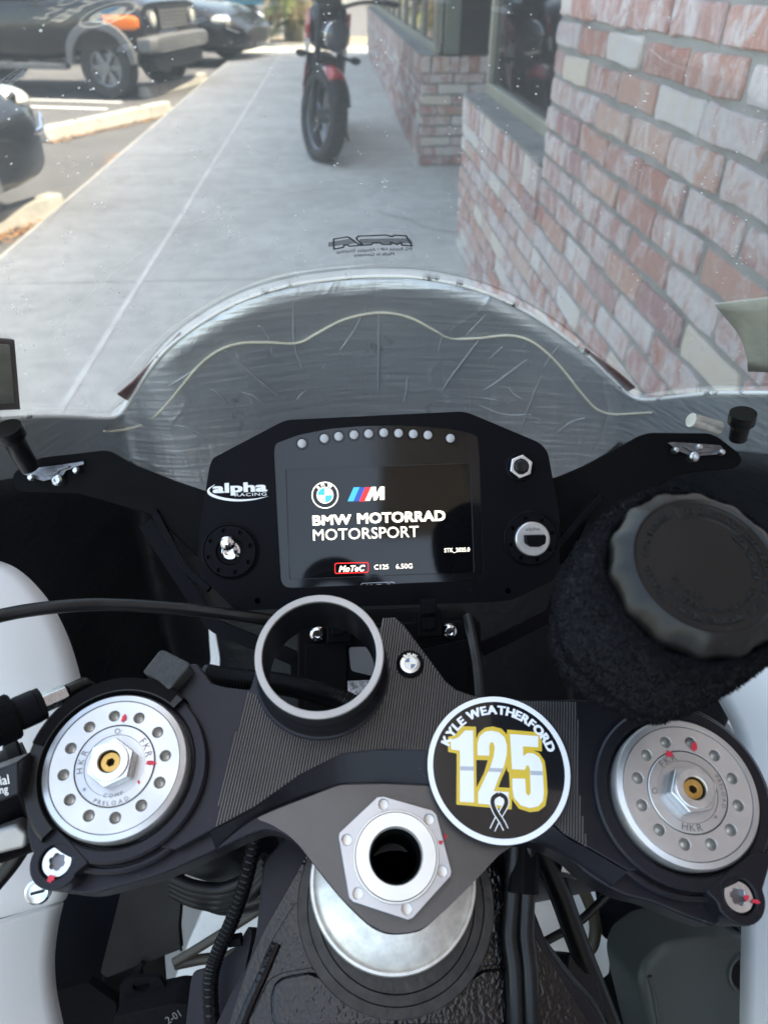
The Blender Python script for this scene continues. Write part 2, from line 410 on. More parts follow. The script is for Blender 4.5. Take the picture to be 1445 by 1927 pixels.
t.set(Base_Color=t.ramp(t.noise(12, 4), [(.3, (.010, .011, .013)), (.7, (.020, .021, .024))]), Roughness=.42, Specular_IOR_Level=.3, Normal=t.bump(f, .5, .004)); M['cowl'] = t.m  # liner colour with the shade of its deep sides painted in
M['crease'] = pm('foil_crease', (.37, .385, .40), .5, metal=.4)
t = NT('white_fairing'); f = t.noise(7, 4)
c = t.ramp(f, [(.3, (.72, .74, .76)), (.7, (.79, .80, .81))]); sc2 = t.noise(60, 4, .7, t.mapping((1, 6, 1), (0, 0, .6)))
c = t.mix(t.ramp(sc2, [(.66, 0), (.8, .3)]), c, (.5, .51, .53))
t.set(Base_Color=c, Roughness=.30, Coat_Weight=.4, Normal=t.bump(f, .1, .004)); M['fairing'] = t.m
t = NT('edge_lacquer'); f = t.noise(45, 4, .7)
t.set(Base_Color=t.ramp(f, [(.56, (.74, .74, .72)), (.64, (.05, .05, .05))]), Roughness=.25, Coat_Weight=.5); M['edge'] = t.m
M['sealant'] = pm('sealant', (.62, .58, .46), .35, var=(40, .15))
# clear acrylic: mostly see-through, mirror at grazing angles, a film of dust with specks
t = NT('acrylic_screen')
tr = t.n('BsdfTransparent'); tr.inputs[0].default_value = (.992, .997, .996, 1)
gl = t.n('BsdfGlossy'); gl.inputs['Roughness'].default_value = .02
fr = t.n('Fresnel'); fr.inputs[0].default_value = 1.4
m1 = t.n('MixShader'); t.l(t.math('MULTIPLY', fr.outputs[0], .45), m1.inputs[0]); t.l(tr.outputs[0], m1.inputs[1]); t.l(gl.outputs[0], m1.inputs[2])
df = t.n('BsdfDiffuse'); df.inputs[0].default_value = (.8, .8, .78, 1)
tl = t.n('BsdfTranslucent'); tl.inputs[0].default_value = (.8, .8, .78, 1)
m2 = t.n('MixShader'); m2.inputs[0].default_value = .5; t.l(df.outputs[0], m2.inputs[1]); t.l(tl.outputs[0], m2.inputs[2])
vo = t.n('TexVoronoi'); vo.inputs['Scale'].default_value = 190; t.l(t.co, vo.inputs['Vector'])
spk = t.ramp(vo.outputs['Distance'], [(.06, 1), (.17, 0)])
sel = t.ramp(t.noise(70, 2), [(.54, 0), (.60, 1)])
film = t.ramp(t.noise(9, 5, .6), [(.3, .028), (.75, .055)])
fac = t.math('ADD', film, t.math('MULTIPLY', t.math('MULTIPLY', spk, sel), .8))
m3 = t.n('MixShader'); t.l(fac, m3.inputs[0]); t.l(m1.outputs[0], m3.inputs[1]); t.l(m2.outputs[0], m3.inputs[2]); t.l(m3.outputs[0], t.out.inputs[0])
M['screen'] = t.m
t = NT('clear_film'); tr = t.n('BsdfTransparent'); tr.inputs[0].default_value = (.9, .9, .9, 1); gl = t.n('BsdfGlossy'); gl.inputs['Roughness'].default_value = .05
fr = t.n('Fresnel'); fr.inputs[0].default_value = 1.5; m1 = t.n('MixShader'); t.l(fr.outputs[0], m1.inputs[0]); t.l(tr.outputs[0], m1.inputs[1]); t.l(gl.outputs[0], m1.inputs[2]); t.l(m1.outputs[0], t.out.inputs[0]); M['film'] = t.m
M['st_white'] = pm('sticker_white', (.76, .77, .80), .2, coat=.6); M['st_gold'] = pm('sticker_gold', (.62, .42, .05), .25, coat=.6); M['st_black'] = pm('sticker_black', (.01, .01, .012), .12, coat=.6)
M['st_grey'] = pm('sticker_grey', (.40, .42, .46), .2, coat=.6)
M['print_dark'] = pm('dark_print', (.05, .055, .065), .5); M['print_white'] = pm('white_print', (.75, .75, .76), .45); M['print_blue'] = pm('blue_enamel', (.10, .17, .32), .3, coat=.5); M['print_ivory'] = pm('ivory_enamel', (.78, .74, .62), .3, coat=.5)
t = NT('display_glass'); t.set(Base_Color=(.0035, .0035, .0045), Roughness=.06, Specular_IOR_Level=.35, Coat_Weight=.1); M['lcd'] = t.m
t = NT('lens_glass'); t.set(Base_Color=(.006, .006, .007), Roughness=.10, Specular_IOR_Level=.4); M['lens'] = t.m
def glow(name, c, s): return pm(name, (0, 0, 0), .5, emit=(c, s))
M['g_white'] = glow('lit_white', (.95, .97, 1, 1), .42); M['g_lblue'] = glow('lit_light_blue', (.02, .28, .62, 1), .42); M['g_dblue'] = glow('lit_dark_blue', (.01, .05, .30, 1), .42); M['g_red'] = glow('lit_red', (.72, .02, .03, 1), .42); M['g_grey'] = glow('lit_grey', (.4, .41, .43, 1), .2)
M['led'] = pm('led_lens', (.36, .36, .375), .3)
t = NT('terry_cloth'); f = t.noise(260, 4, .7); f2 = t.noise(26, 4)
c = t.ramp(f2, [(.3, (.0045, .0046, .0066)), (.7, (.0100, .0102, .0135))]); t.set(Base_Color=c, Roughness=1, Specular_IOR_Level=.03, Sheen_Weight=.03, Sheen_Roughness=.5, Normal=t.bump(f, 1, .004)); M['terry'] = t.m
M['cap_black'] = anod('cap_plastic', (.009, .0085, .0082), .36, .30, metal=.05)
M['tape_grey'] = pm('grey_tape', (.46, .46, .40), .7, bump=(300, .3, .001), var=(60, .15)); M['tape_brown'] = pm('brown_tape', (.09, .05, .045), .7); M['tape_red'] = pm('dark_red_tape', (.14, .045, .04), .65, bump=(300, .3, .001), var=(60, .2))
M['khaki'] = pm('khaki_hose', (.055, .045, .03), .55); M['duct'] = pm('brown_black_duct', (.020, .0185, .017), .8, spec=.15, var=(14, .4), dust=.15, bump=(120, .3, .002)); M['navy_duct'] = pm('navy_duct', (.0045, .006, .010), .7, var=(14, .3), dust=.06, spec=.12)
t = NT('bottle_plastic'); t.set(Base_Color=(.045, .052, .050), Roughness=.35, Specular_IOR_Level=.25, Normal=t.bump(t.noise(20, 4), .2, .003)); M['bottle'] = t.m

# ================================================================== THE SETTING
WX = 0.60                     # plane of the shop wall, kerb line at x = KX, parking lot 0.1 lower
KX, LOT = -1.72, -0.10
lot = structure(build(MB().box(WORLD, -60, KX-.006, -12, 80, LOT-.3, LOT), 'parking_lot', M['asphalt']))
walk = structure(build(MB().box(WORLD, KX, 3.0, -4, 17.0, -.35, -.012), 'sidewalk', M['concrete']))
js = [-4, -1.8, .25, 3.42, 6.35, 9.4, 12.4, 14.7, 17.0]; sx = -.93
for i in range(len(js)-1):
    for a, b in ((KX, sx-.004), (sx+.004, 2.9)):
        build(MB().box(WORLD, a, b, js[i]+.006, js[i+1]-.006, -.1, 0), 'sidewalk_slab', M['concrete'], walk, bevel=.006)
build(MB().box(WORLD, sx-.010, sx+.014, -4, 17, -.011, .0025), 'joint_sealant', pm('pale_joint', (.69, .675, .63), .8, var=(5, .15)), walk)
def gnd(px, py): r_ = ray(px, py); return CAM+r_*(-CAM.z/r_.z)
m = MB(); P_ = spline([gnd(*p)+V((0, 0, .001)) for p in ((712, 398), (745, 408), (770, 412), (790, 424), (815, 431), (858, 437), (900, 439))], 4); rq = random.Random(9)
m.grid([[p+V((0, -rq.uniform(.003, .012), 0)), p+V((0, rq.uniform(.003, .012), 0))] for p in P_]); build(m, 'crack', pm('crack_dirt', (.10, .10, .095), .95), walk)
bed = structure(build(MB().box(WORLD, -3.4, 1.2, 17.05, 19.2, -.3, .02), 'planter_bed', M['sand']))
structure(build(MB().box(WORLD, -3.55, 1.35, 16.98+.04, 17.05, -.3, .05), 'planter_kerb', M['concrete'], bevel=.01))
structure(build(MB().box(WORLD, -60, 60, 19.4, 80, LOT-.25, LOT+.004), 'far_lot', M['asphalt']))
# painted stall lines
CD = V((math.cos(math.radians(-30)), math.sin(math.radians(-30)), 0)); CS = V((.5, .866, 0))
def stall_line(a, b, wd):
    a, b = V((*a, LOT+.004)), V((*b, LOT+.004)); d = (b-a).normalized(); s = V((-d.y, d.x, 0))*wd/2
    F = Frame((0, 0, 0), (1, 0, 0), (0, 1, 0))
    structure(build(MB().prism(F, [(a-s).xy, (b-s).xy, (b+s).xy, (a+s).xy], LOT+.001, LOT+.005), 'stall_line', M['line']))
stall_line((-7.2, 11.35), (-2.55, 10.12), .10); stall_line((-7.2, 10.82), (-2.60, 9.58), .10)
stall_line((-7.5, 4.6), (-2.75, 3.3), .10); stall_line((-7, 17.2), (-2.5, 15.9), .1)
# ---- the brick building
bld = thing('brick_building', (WX, 0, 0), 'shopfront of whitewashed antique red brick with dark windows along the sidewalk', 'building')
def bpart(mb, name, mat, **k): return build(mb, name, mat, bld, **k)
CH = .0658; BL = .222
m = MB()
Y0, Y1, Y2, Y3 = -2.2, 2.315, 3.86, 5.84
m.box(WORLD, WX+.008, WX+.35, Y0, Y1-.004, -.02, 4.05)
m.box(WORLD, WX+.008, WX+.35, Y1-.003, Y2-.01, -.02, .60)
m.box(WORLD, WX+.008, WX+.35, Y1-.003, Y2, 2.35, 4.049)
m.box(WORLD, WX+.008, WX+.35, Y3+.012, 15.2, -.02, .66)
m.box(WORLD, WX+.013, WX+1.5, Y3+.008, Y3+.3, -.02, .66)
m.box(WORLD, WX+.008, WX+.35, Y2+.001, 15.2, 2.35, 4.05)
bpart(m, 'mortar_wall', M['mortar'])
def brick_mesh(l, h, seed):
    r = random.Random(seed); mb = MB()
    j = lambda a: r.uniform(-a, a)
    L, H, D = l/2, h/2, .05
    pts = [(-L+j(.004), -H*.4), (-L*.95+j(.004), -H+j(.003)), (-L*.4+j(.02), -H+j(.003)), (L*.35+j(.02), -H+j(.004)), (L*.95, -H+j(.003)), (L+j(.004), -H*.3), (L+j(.004), H*.5), (L*.96, H+j(.003)), (L*.4+j(.02), H+j(.004)), (-L*.3+j(.02), H+j(.003)), (-L*.95, H+j(.003)), (-L+j(.004), H*.5)]; NP = len(pts)
    F = Frame((0, 0, 0), (0, -1, 0), (0, 0, 1))
    mb.prism(F, pts, -D, -.006)
    t_ = [(x*(1-.0032/L), y*(1-.0032/H)) for x, y in pts]
    k = len(mb.v)
    vs_ = [F.p(x, y, -.006) for x, y in pts]+[F.p(x, y, -.0015+j(.0014)) for x, y in t_]
    mb.add(vs_, [(i, (i+1) % NP, NP+(i+1) % NP, NP+i) for i in range(NP)]+[tuple(range(NP, 2*NP))])
    return mb.mesh('brick', M['brick'], 25)
BM = {('s', k): brick_mesh(BL-.011, CH-.0120, k) for k in range(7)}
BM.update({('h', k): brick_mesh(.112, CH-.0135, 20+k) for k in range(3)})
BM.update({('r', k): brick_mesh(.060, .095, 40+k) for k in range(4)})
def brick(kind, p, rz=0, ry=0):
    ks = [k for k in BM if k[0] == kind]; me = BM[random.choice(ks)]
    o = bpy.data.objects.new('brick', me); COL.objects.link(o); o.parent = bld; o.matrix_parent_inverse = Matrix.Translation((-WX, 0, 0))
    o.location = V(p)+V((random.uniform(-.003, .003), random.uniform(-.002, .002), random.uniform(-.0015, .0015)))
    o.rotation_euler = (random.uniform(-.008, .008), ry, rz); return o
rest = MB(); tones = []
def brick_rest(kind, p, rz=0):
    l = BL-.011 if kind == 's' else .112; h = CH-.0125
    p = V(p); c, s = math.cos(rz), math.sin(rz); a = random.uniform(-.003, .002)
    F = Frame(p, (s, -c, 0), (0, 0, 1))
    rest.box(F, -l/2, l/2, -h/2, h/2, -.045, a)
zz = lambda k: .0329+CH*k
nb = 0
for k in range(0, 61):                                   # the full-height pier beside the window
    z = zz(k); y = Y1-(.0 if k % 2 else .111); first = k % 2 == 0
    if first: (brick('h', (WX, Y1-.056, z)) if 3 <= k <= 17 else brick_rest('h', (WX, Y1-.056, z)))
    while y > Y0+.2:
        if 3 <= k <= 17 and y > .42: brick('s', (WX, y-BL/2, z))
        else: brick_rest('s', (WX, y-BL/2, z))
        y -= BL
for k in range(9):                                       # low wall under the window
    z = zz(k); y = Y1 if k % 2 == 0 else Y1+.111
    if k % 2: brick('h', (WX, Y1+.0555, z))
    while y+BL < Y2+.02: brick('s', (WX, y+BL/2, z)); y += BL
    if Y2-y > .09: brick('h', (WX, y+.056, z))
y = Y1+.034
while y < Y2: brick('r', (WX-.008, y, .642), 0, 0); y += .0665
for k in range(9):                                       # the pier across the entry, facing along the walk
    z = zz(k); x = WX+.004+(.111 if k % 2 else 0)
    if k % 2: brick('h', (WX+.06, Y3, z), math.pi/2)
    while x < WX+.75: brick('s', (x+BL/2, Y3, z), math.pi/2); x += BL
x = WX+.034
while x < WX+.7: brick('r', (x, Y3-.008, .642), math.pi/2); x += .0665
for k in range(9):
    y = Y3+.06+(.111 if k % 2 else 0)
    while y < 14.95: brick_rest('s', (WX, y+BL/2, zz(k))); y += BL
y = Y3+.04
while y < 15.15:
    F = Frame((WX-.006, y, .642), (0, -1, 0), (0, 0, 1)); rest.box(F, -.03, .03, -.048, .048, -.05, random.uniform(-.003, .002)); y += .0665
for k in range(36, 61):
    y = Y1+(.111 if k % 2 else 0)
    while y < 14.95:
        brick_rest('s', (WX, y+BL/2, zz(k))); y += BL
br_ = stuff(link('brick', rest.mesh('brick', M['brick'], 25, weld=False), bld)); ta = br_.data.attributes.new('tone', 'FLOAT', 'FACE'); rq = random.Random(2)
tv = [rq.random() for _ in range(len(br_.data.polygons)//6+1)]; ta.data.foreach_set('value', [tv[i//6] for i in range(len(br_.data.polygons))])
# sills, frames and glass
m = MB(); F = Frame((WX, 0, 0), (1, 0, 0), (0, 1, 0))
m.box(WORLD, WX-.006, WX+.12, Y1+.002, Y2, .692, .700); m.box(WORLD, WX-.006, WX+.12, Y3+.02, 15.2, .692, .700)
bpart(m, 'sill_bed', M['mortar'])
def window(y0, y1, nm, x=WX+.10):
    fr = bpart(MB().box(WORLD, x, x+.05, y0, y1, .70, .745), 'window', M['frame_paint'], bevel=.004)
    q = MB()
    for k in range(nm+1):
        yy = y0+(y1-y0-.045)*k/nm; q.box(WORLD, x-.002, x+.052, yy, yy+.045, .746, 2.35)
    build(q, 'frame', M['frame_paint'], fr, bevel=.004)
    build(MB().box(WORLD, x+.02, x+.026, y0, y1, .7455, 2.35), 'pane', M['glass_dark'], fr)
window(Y1+.004, Y2-.01, 1); window(Y3+.12, 11.2, 6); window(11.25, 15.15, 4)
bpart(MB().box(WORLD, WX+.16, WX+.26, Y3+.02, Y3+.085, .70, 2.35), 'green_post', M['green_post'], bevel=.004)
dr = bpart(MB().box(WORLD, WX+.98, WX+1.04, Y2+.02, Y3, 0.02, 2.35), 'door', M['frame_paint'], bevel=.004)
build(MB().box(WORLD, WX+.972, WX+.978, Y2+.12, Y3-.1, .2, 2.2), 'pane', M['glass_dark'], dr)
build(MB().tube([(WX+.93, Y2+.3, .8), (WX+.93, Y2+.3, 1.3)], .012), 'handle', M['steel'], dr)
bpart(MB().box(WORLD, WX+.26, WX+1.0, Y3+.021, Y3+.027, .70, 2.35), 'side_pane', M['glass_dark'])
m = MB(); m.box(WORLD, WX+.36, WX+.40, Y0, Y2, 0, 4.05); m.box(WORLD, WX+.3, WX+1.5, Y2-.03, Y2, 0, 2.35); m.box(WORLD, WX+1.5, WX+1.6, Y0, 15.2, 0, 4.05)
m.box(WORLD, WX+.3, WX+1.55, 15.12, 15.19, 0, 4.04); bpart(m, 'inner_wall', M['stucco'])
bpart(MB().box(WORLD, WX-.42, WX+1.6, -3, 15.3, 3.15, 3.33), 'eave', M['eave'], bevel=.01)  # unseen overhang, added and sized to shade the sidewalk up to the kerb
# ---- wheel stops
def wheel_stop(a, b, label):
    a, b = V((*a, LOT)), V((*b, LOT)); L = (b-a).length
    root = thing('wheel_stop', a, label, 'wheel stop', 'concrete wheel stops along the sidewalk')
    F = Frame(a, b-a, V((-(b-a).y, (b-a).x, 0)))
    # section in (v,h), swept along u
    F2 = Frame(a, F.ey, (0, 0, 1))       # u = across, v = up, n = along
    sec = [(-.085, 0), (.085, 0), (.055, .125), (-.055, .125)]
    n0 = F2.n.dot(F.ex)
    mb = MB().prism(F2, sec, .0 if n0 > 0 else -L, L if n0 > 0 else 0)
    build(mb, 'stop_block', M['stop'], root, bevel=.018, seg=3)
    p = MB()
    for q in (.25, .75): p.lathe(Frame(a+(b-a)*q+V((0, 0, .125)), (1, 0, 0), (0, 1, 0)), (0, 0), [(0, .012), (.014, .010), (.016, -.01)], 12)
    build(p, 'anchor_pin', M['grey_plastic'], root)
wheel_stop((-2.55, 3.60), (-1.80, 5.08), 'white concrete wheel stop in front of the nearest black car, leaves at its foot')
wheel_stop((-2.68, 7.55), (-1.84, 9.22), 'free-standing white wheel stop between the near car and the boxy SUV')
wheel_stop((-2.36, 10.5), (-1.85, 12.1), 'shaded wheel stop under the nose of the boxy black SUV')
# ---- dry leaves along the kerb
m = MB(); r = random.Random(3)
for i in range(900):
    k = r.random()
    if k < .45: t_ = r.random(); p = V((-2.5+.62*t_, 3.62+1.3*t_, 0))+V((r.gauss(.13, .05), r.gauss(-.06, .05), 0))
    elif k < .7: t_ = r.random(); p = V((-2.68+.84*t_, 7.5+1.6*t_, 0))+V((r.gauss(.10, .04), r.gauss(-.05, .03), 0))
    elif k < .78: p = V((-1.80+r.gauss(0, .03), 6.55+r.gauss(0, .14), 0))
    else: p = V((KX-.02-abs(r.gauss(0, .05)), r.uniform(2.5, 9), 0))
    p.z = LOT+.012+r.random()*.02
    if p.x > KX-.012: continue
    a = r.random()*6.28; l = r.uniform(.01, .026); d = V((math.cos(a), math.sin(a), r.uniform(-.3, .3)))*l; e = V((-math.sin(a), math.cos(a), r.uniform(-.4, .4)))*l*.45
    m.add([p-d, p-e+V((0, 0, .004)), p+d, p+e], [(0, 1, 2), (0, 2, 3)])
stuff(build(m, 'fallen_leaves', M['leaf'])); bpy.data.objects['fallen_leaves']['label'] = 'brown dry leaves gathered along the kerb and wheel stops'
# ---- vehicles
def loft(st, n=28):
    """Body through stations (x, half width, z0, z1, roundness): superellipse sections along +x."""
    rows = []
    for x, hw, z0, z1, e in st:
        row = []
        for k in range(n):
            a = 2*math.pi*k/n; c, s = math.cos(a), math.sin(a)
            row.append(V((x, hw*math.copysign(abs(c)**(2/e), c), (z0+z1)/2+(z1-z0)/2*math.copysign(abs(s)**(2/e), s))))
        rows.append(row+[row[0]])
    mb = MB().grid(rows); mb.add(rows[0][:-1], [tuple(range(n))]); mb.add(rows[-1][:-1], [tuple(range(n))]); return mb
def wheel(root, x, y, r, w_, nspoke=6, side=1):
    F = Frame((x, y, r), (1, 0, 0), (0, 0, 1))
    s = -1 if F.n.y*side < 0 else 1
    ty = build(MB().lathe(F, (0, 0), [(r*.60, -w_/2), (r*.92, -w_/2), (r, -w_*.36), (r, w_*.36), (r*.92, w_/2), (r*.60, w_/2)], 40), 'tyre', M['tyre'], root, local=True)
    rm = MB().lathe(F, (0, 0), [(r*.60, s*w_*.42), (r*.55, s*w_*.40), (r*.52, s*w_*.1), (0, s*w_*.1)], 32)
    for k in range(nspoke):
        a = 2*math.pi*k/nspoke
        G = Frame(F.p(0, 0, 0), F.ex*math.cos(a)+F.ey*math.sin(a), F.ey*math.cos(a)-F.ex*math.sin(a))
        rm.box(G, r*.10, r*.56, -r*.07, r*.07, min(s*w_*.2, s*w_*.36), max(s*w_*.2, s*w_*.36))
    rm.lathe(F, (0, 0), [(r*.16, s*w_*.1), (r*.15, s*w_*.42), (0, s*w_*.44)], 20)
    build(rm, 'rim', M['rim'], ty)
# boxy SUV: local +x is the nose, origin under the front axle
suv = thing('parked_suv', (-2.52, 11.2, LOT), 'boxy black off-road SUV with grey fender flares and an orange side lamp', 'SUV', rz=math.radians(-14)); suv.scale = (.94, .94, .94)
L = dict(local=True)
build(loft([(-3.5, .90, .5, 1.05, 5), (-3.3, .93, .42, 1.08, 6), (-.9, .93, .40, 1.10, 7), (.0, .92, .48, 1.12, 7), (.45, .90, .50, 1.10, 6), (.58, .86, .54, 1.04, 5)]), 'body', M['black_car'], suv, **L)
build(loft([(-3.3, .80, 1.07, 1.8, 6), (-2.2, .82, 1.07, 1.86, 6), (-1.2, .80, 1.07, 1.83, 6), (-.75, .76, 1.08, 1.30, 5)]), 'cabin', M['glass_dark'], suv, **L)
build(loft([(-3.2, .78, 1.80, 1.90, 4), (-1.3, .78, 1.80, 1.90, 4)]), 'roof', M['white_car'], suv, **L)
m = MB()
m.add(*(lambda q: (q.v, q.f))(loft([(.50, .93, .50, .70, 6), (.66, .93, .50, .70, 6), (.72, .84, .52, .68, 6)])))
build(m, 'bumper', M['grey_plastic'], suv, **L)
build(loft([(.56, .80, .30, .50, 6), (.64, .76, .32, .49, 6)]), 'skid_plate', M['engine'], suv, **L)
g = build(MB().box(WORLD, .585, .61, -.45, .45, .74, .98), 'grille', M['engine'], suv, local=True, bevel=.01)
q = MB()
for k in range(5): q.box(WORLD, .611, .618, -.43, .43, .76+k*.042, .785+k*.042)
build(q, 'slat', M['grey_plastic'], g)
for s in (-1, 1):
    F = Frame((.585, s*.62, .86), (0, 1, 0), (0, 0, 1))
    hl = build(MB().lathe(F, (0, 0), [(.10, -.02), (.10, .03), (.085, .04)], 24), 'headlight', M['grey_plastic'], suv, local=True)
    build(MB().lathe(F, (0, 0), [(.084, .03), (.06, .048), (0, .055)], 24), 'headlight_glass', M['lamp_glass'], hl)
    build(loft([(.10, .05, .77, .91, 5), (.48, .06, .76, .91, 5), (.54, .03, .79, .88, 4)]), 'side_lamp', M['amber'], suv, **L).location.y = s*.875
    fl = MB(); pr = []
    for k in range(15):
        a = math.pi*k/14; pr.append((.47*math.cos(a), .40+.46*math.sin(a)**.8))
    G = Frame((0, s*.955, 0), (1, 0, 0), (0, 0, 1)); inner = [(.39*math.cos(math.pi*k/14), .40+.37*math.sin(math.pi*k/14)) for k in range(15)]
    link('fender_flare', plate_mesh(G, pr+inner[::-1], [], -.04, .04, 'fender_flare', M['grey_plastic']), suv, local=True, bevel=.012)
    fw_ = G.p(0, 0, 0)
    wheel(suv, 0, s*.80, .355, .21, 6, s); wheel(suv, -2.55, s*.80, .355, .21, 6, s)
    build(MB().box(WORLD, -2.05, -.5, min(s*.86, s*.98), max(s*.86, s*.98), .33, .40), 'side_step', M['grey_plastic'], suv, local=True, bevel=.015)
    m_ = build(MB().sphere((-.85, s*1.02, 1.14), .11, 12, 8, (.5, 1, .7)), 'mirror', M['chrome'], suv, **L)
    hd = build(MB().box(WORLD, -1.5, -1.32, min(s*.93, s*.955), max(s*.93, s*.955), .86, .90), 'door_handle', M['chrome'], suv, local=True, bevel=.008)
build(MB().box(WORLD, -.45, .35, -.55, .55, 1.10, 1.125), 'bonnet_scoop', M['black_car'], suv, local=True, bevel=.03)
# rounded dark car behind it
def saloon(loc, rz, label, paint, cat='car', lamp='lamp_glass'):
    c = thing('parked_car', loc, label, cat, rz=rz)
    build(loft([(-3.4, .80, .35, .9, 4), (-3.0, .88, .22, .98, 5), (-1.0, .90, .20, .95, 5), (0, .90, .22, .90, 5), (.45, .88, .20, .82, 4.5), (.75, .80, .20, .72, 4), (.92, .62, .24, .60, 3.4), (.97, .40, .28, .54, 3)]), 'body', M[paint], c, **L)
    build(loft([(-3.1, .66, .93, 1.0, 4), (-2.4, .72, .93, 1.34, 5), (-1.4, .72, .93, 1.40, 5), (-.55, .70, .92, 1.0, 4)]), 'cabin', M['glass_dark'], c, **L)
    for s in (-1, 1):
        wheel(c, 0, s*.80, .32, .21, 10, s); wheel(c, -2.55, s*.80, .32, .21, 10, s)
        hl = build(MB().sphere((.62, s*.66, .64), .2, 16, 10, (.95, .9, .42)), 'headlight', M[lamp], c, **L)
        build(MB().sphere((.72, s*.62, .64), .085, 12, 8), 'projector', M['chrome'], hl, ang=60)
        build(MB().tube([(.80, s*.78, .56), (.90, s*.66, .50), (.93, s*.45, .475)], .018, 8), 'bumper_strip', M['chrome'], c, **L)
        build(MB().sphere((.80, s*.66, .36), .07, 12, 8, (.6, 1, .8)), 'fog_lamp', M['lamp_glass'], c, **L)
    g = build(loft([(.92, .40, .33, .52, 5), (.99, .36, .34, .51, 5)]), 'grille', M['engine'], c, **L)
    build(MB().box(WORLD, .985, 1.0, -.16, .16, .26, .33), 'plate_holder', M['grey_plastic'], c, **L)
    return c
saloon((-2.84, 4.72, LOT), math.radians(-24), 'glossy black car nosing in behind the nearest wheel stop at the left edge', 'black_car')
saloon((-2.15, 14.9, LOT), math.radians(-20), 'dark car parked just beyond the boxy SUV with a round bright headlight', 'black_car')
van = thing('parked_van', (-4.2, 23.5, LOT), 'white van with a teal side stripe far across the lot', 'van', rz=math.radians(-8))
build(loft([(-3.2, .95, .35, 2.3, 7), (1.6, .98, .35, 2.35, 7), (2.3, .96, .38, 1.5, 5), (3.0, .9, .4, 1.15, 5), (3.2, .8, .45, .9, 4)]), 'body', M['white_car'], van, **L)
build(MB().box(WORLD, -3.1, 2.9, -.995, -.985, .62, .80), 'stripe', M['teal'], van, **L)
build(MB().box(WORLD, 1.2, 1.9, -.992, -.97, 1.25, 2.0), 'side_window', M['glass_dark'], van, local=True, bevel=.01)
build(MB().box(WORLD, 2.2, 2.24, -.8, .8, 1.2, 1.6), 'windscreen', M['glass_dark'], van, local=True, bevel=.01)
for s in (-1, 1): wheel(van, 2.2, s*.85, .36, .24, 8, s); wheel(van, -2.2, s*.85, .36, .24, 8, s)
# pale building across the lot
fb = thing('pale_building', (0, 44, 0), 'pale low building across the parking lot', 'building')
wl = build(MB().box(WORLD, -30, 30, 44, 50, LOT, 5), 'wall', M['stucco'], fb)
for k in range(9):
    x = -25+k*6; wn = build(MB().box(WORLD, x, x+2.6, 43.96, 43.99, .9, 2.5), 'window', M['frame_paint'], fb); build(MB().box(WORLD, x+.08, x+2.5, 43.94, 43.955, 1, 2.4), 'pane', M['glass_dark'], wn)
build(MB().box(WORLD, -30.5, 30.5, 43.5, 50.5, 5.01, 5.3), 'roof', M['eave'], fb)
# ---- the palm in the planter
palm = thing('palm_tree', (-.80, 17.9, .02), 'stubby green palm with drooping dry fronds in the planter at the end of the walk', 'palm')
build(MB().tube(spline([(-.80, 17.9, -.1), (-.79, 17.9, .5), (-.82, 17.88, 1.1), (-.80, 17.9, 2.0)]), lambda q: .21-.07*q, 14), 'trunk', M['bark'], palm)
def frond(mb, base, az, el, ln, droop, wd, r):
    p = V(base); d = V((math.cos(az)*math.cos(el), math.sin(az)*math.cos(el), math.sin(el))); L_, R_ = [], []
    n = 8; pts = [p.copy()]
    for k in range(n): p = p+d*ln/n; d = (d+V((0, 0, -droop/n))).normalized(); pts.append(p.copy())
    sd_ = V((-math.sin(az), math.cos(az), 0))
    for k in range(1, n+1):
        t_ = k/n; w_ = wd*math.sin(math.pi*min(1, t_*.9+.08))
        for s in (-1, 1):
            for q in range(3):
                a = pts[k-1].lerp(pts[k], q/3); tip = a+sd_*s*w_*r.uniform(.8, 1.2)+(pts[k]-pts[k-1]).normalized()*w_*.8+V((0, 0, -w_*r.uniform(.1, .5)))
                b = a+(pts[k]-pts[k-1])*.42; mb.add([a, b, tip], [(0, 1, 2)])
    mb.tube(pts, lambda q: .014*(1-.8*q), 5)
r = random.Random(5); m = MB(); m2 = MB(); m3 = MB()
for k in range(26): frond(m, (-.80, 17.9, 1.75+.3*r.random()), r.random()*6.28, r.uniform(.0, 1.2), r.uniform(1.3, 1.8), r.uniform(1.2, 2.2), .30, r)
for k in range(34): frond(m3, (-.80, 17.9, .30+.7*r.random()), r.random()*6.28, r.uniform(.1, 1.0), r.uniform(.8, 1.4), r.uniform(.8, 1.8), .26, r)
for k in range(24): frond(m2, (-.80, 17.9, .9+.7*r.random()), r.random()*6.28, r.uniform(-.7, .1), r.uniform(.9, 1.4), r.uniform(1.5, 2.4), .2, r)
build(m, 'crown', M['frond'], palm); build(m3, 'lower_fronds', M['frond'], palm); build(m2, 'dry_fronds', M['frond_dry'], palm)
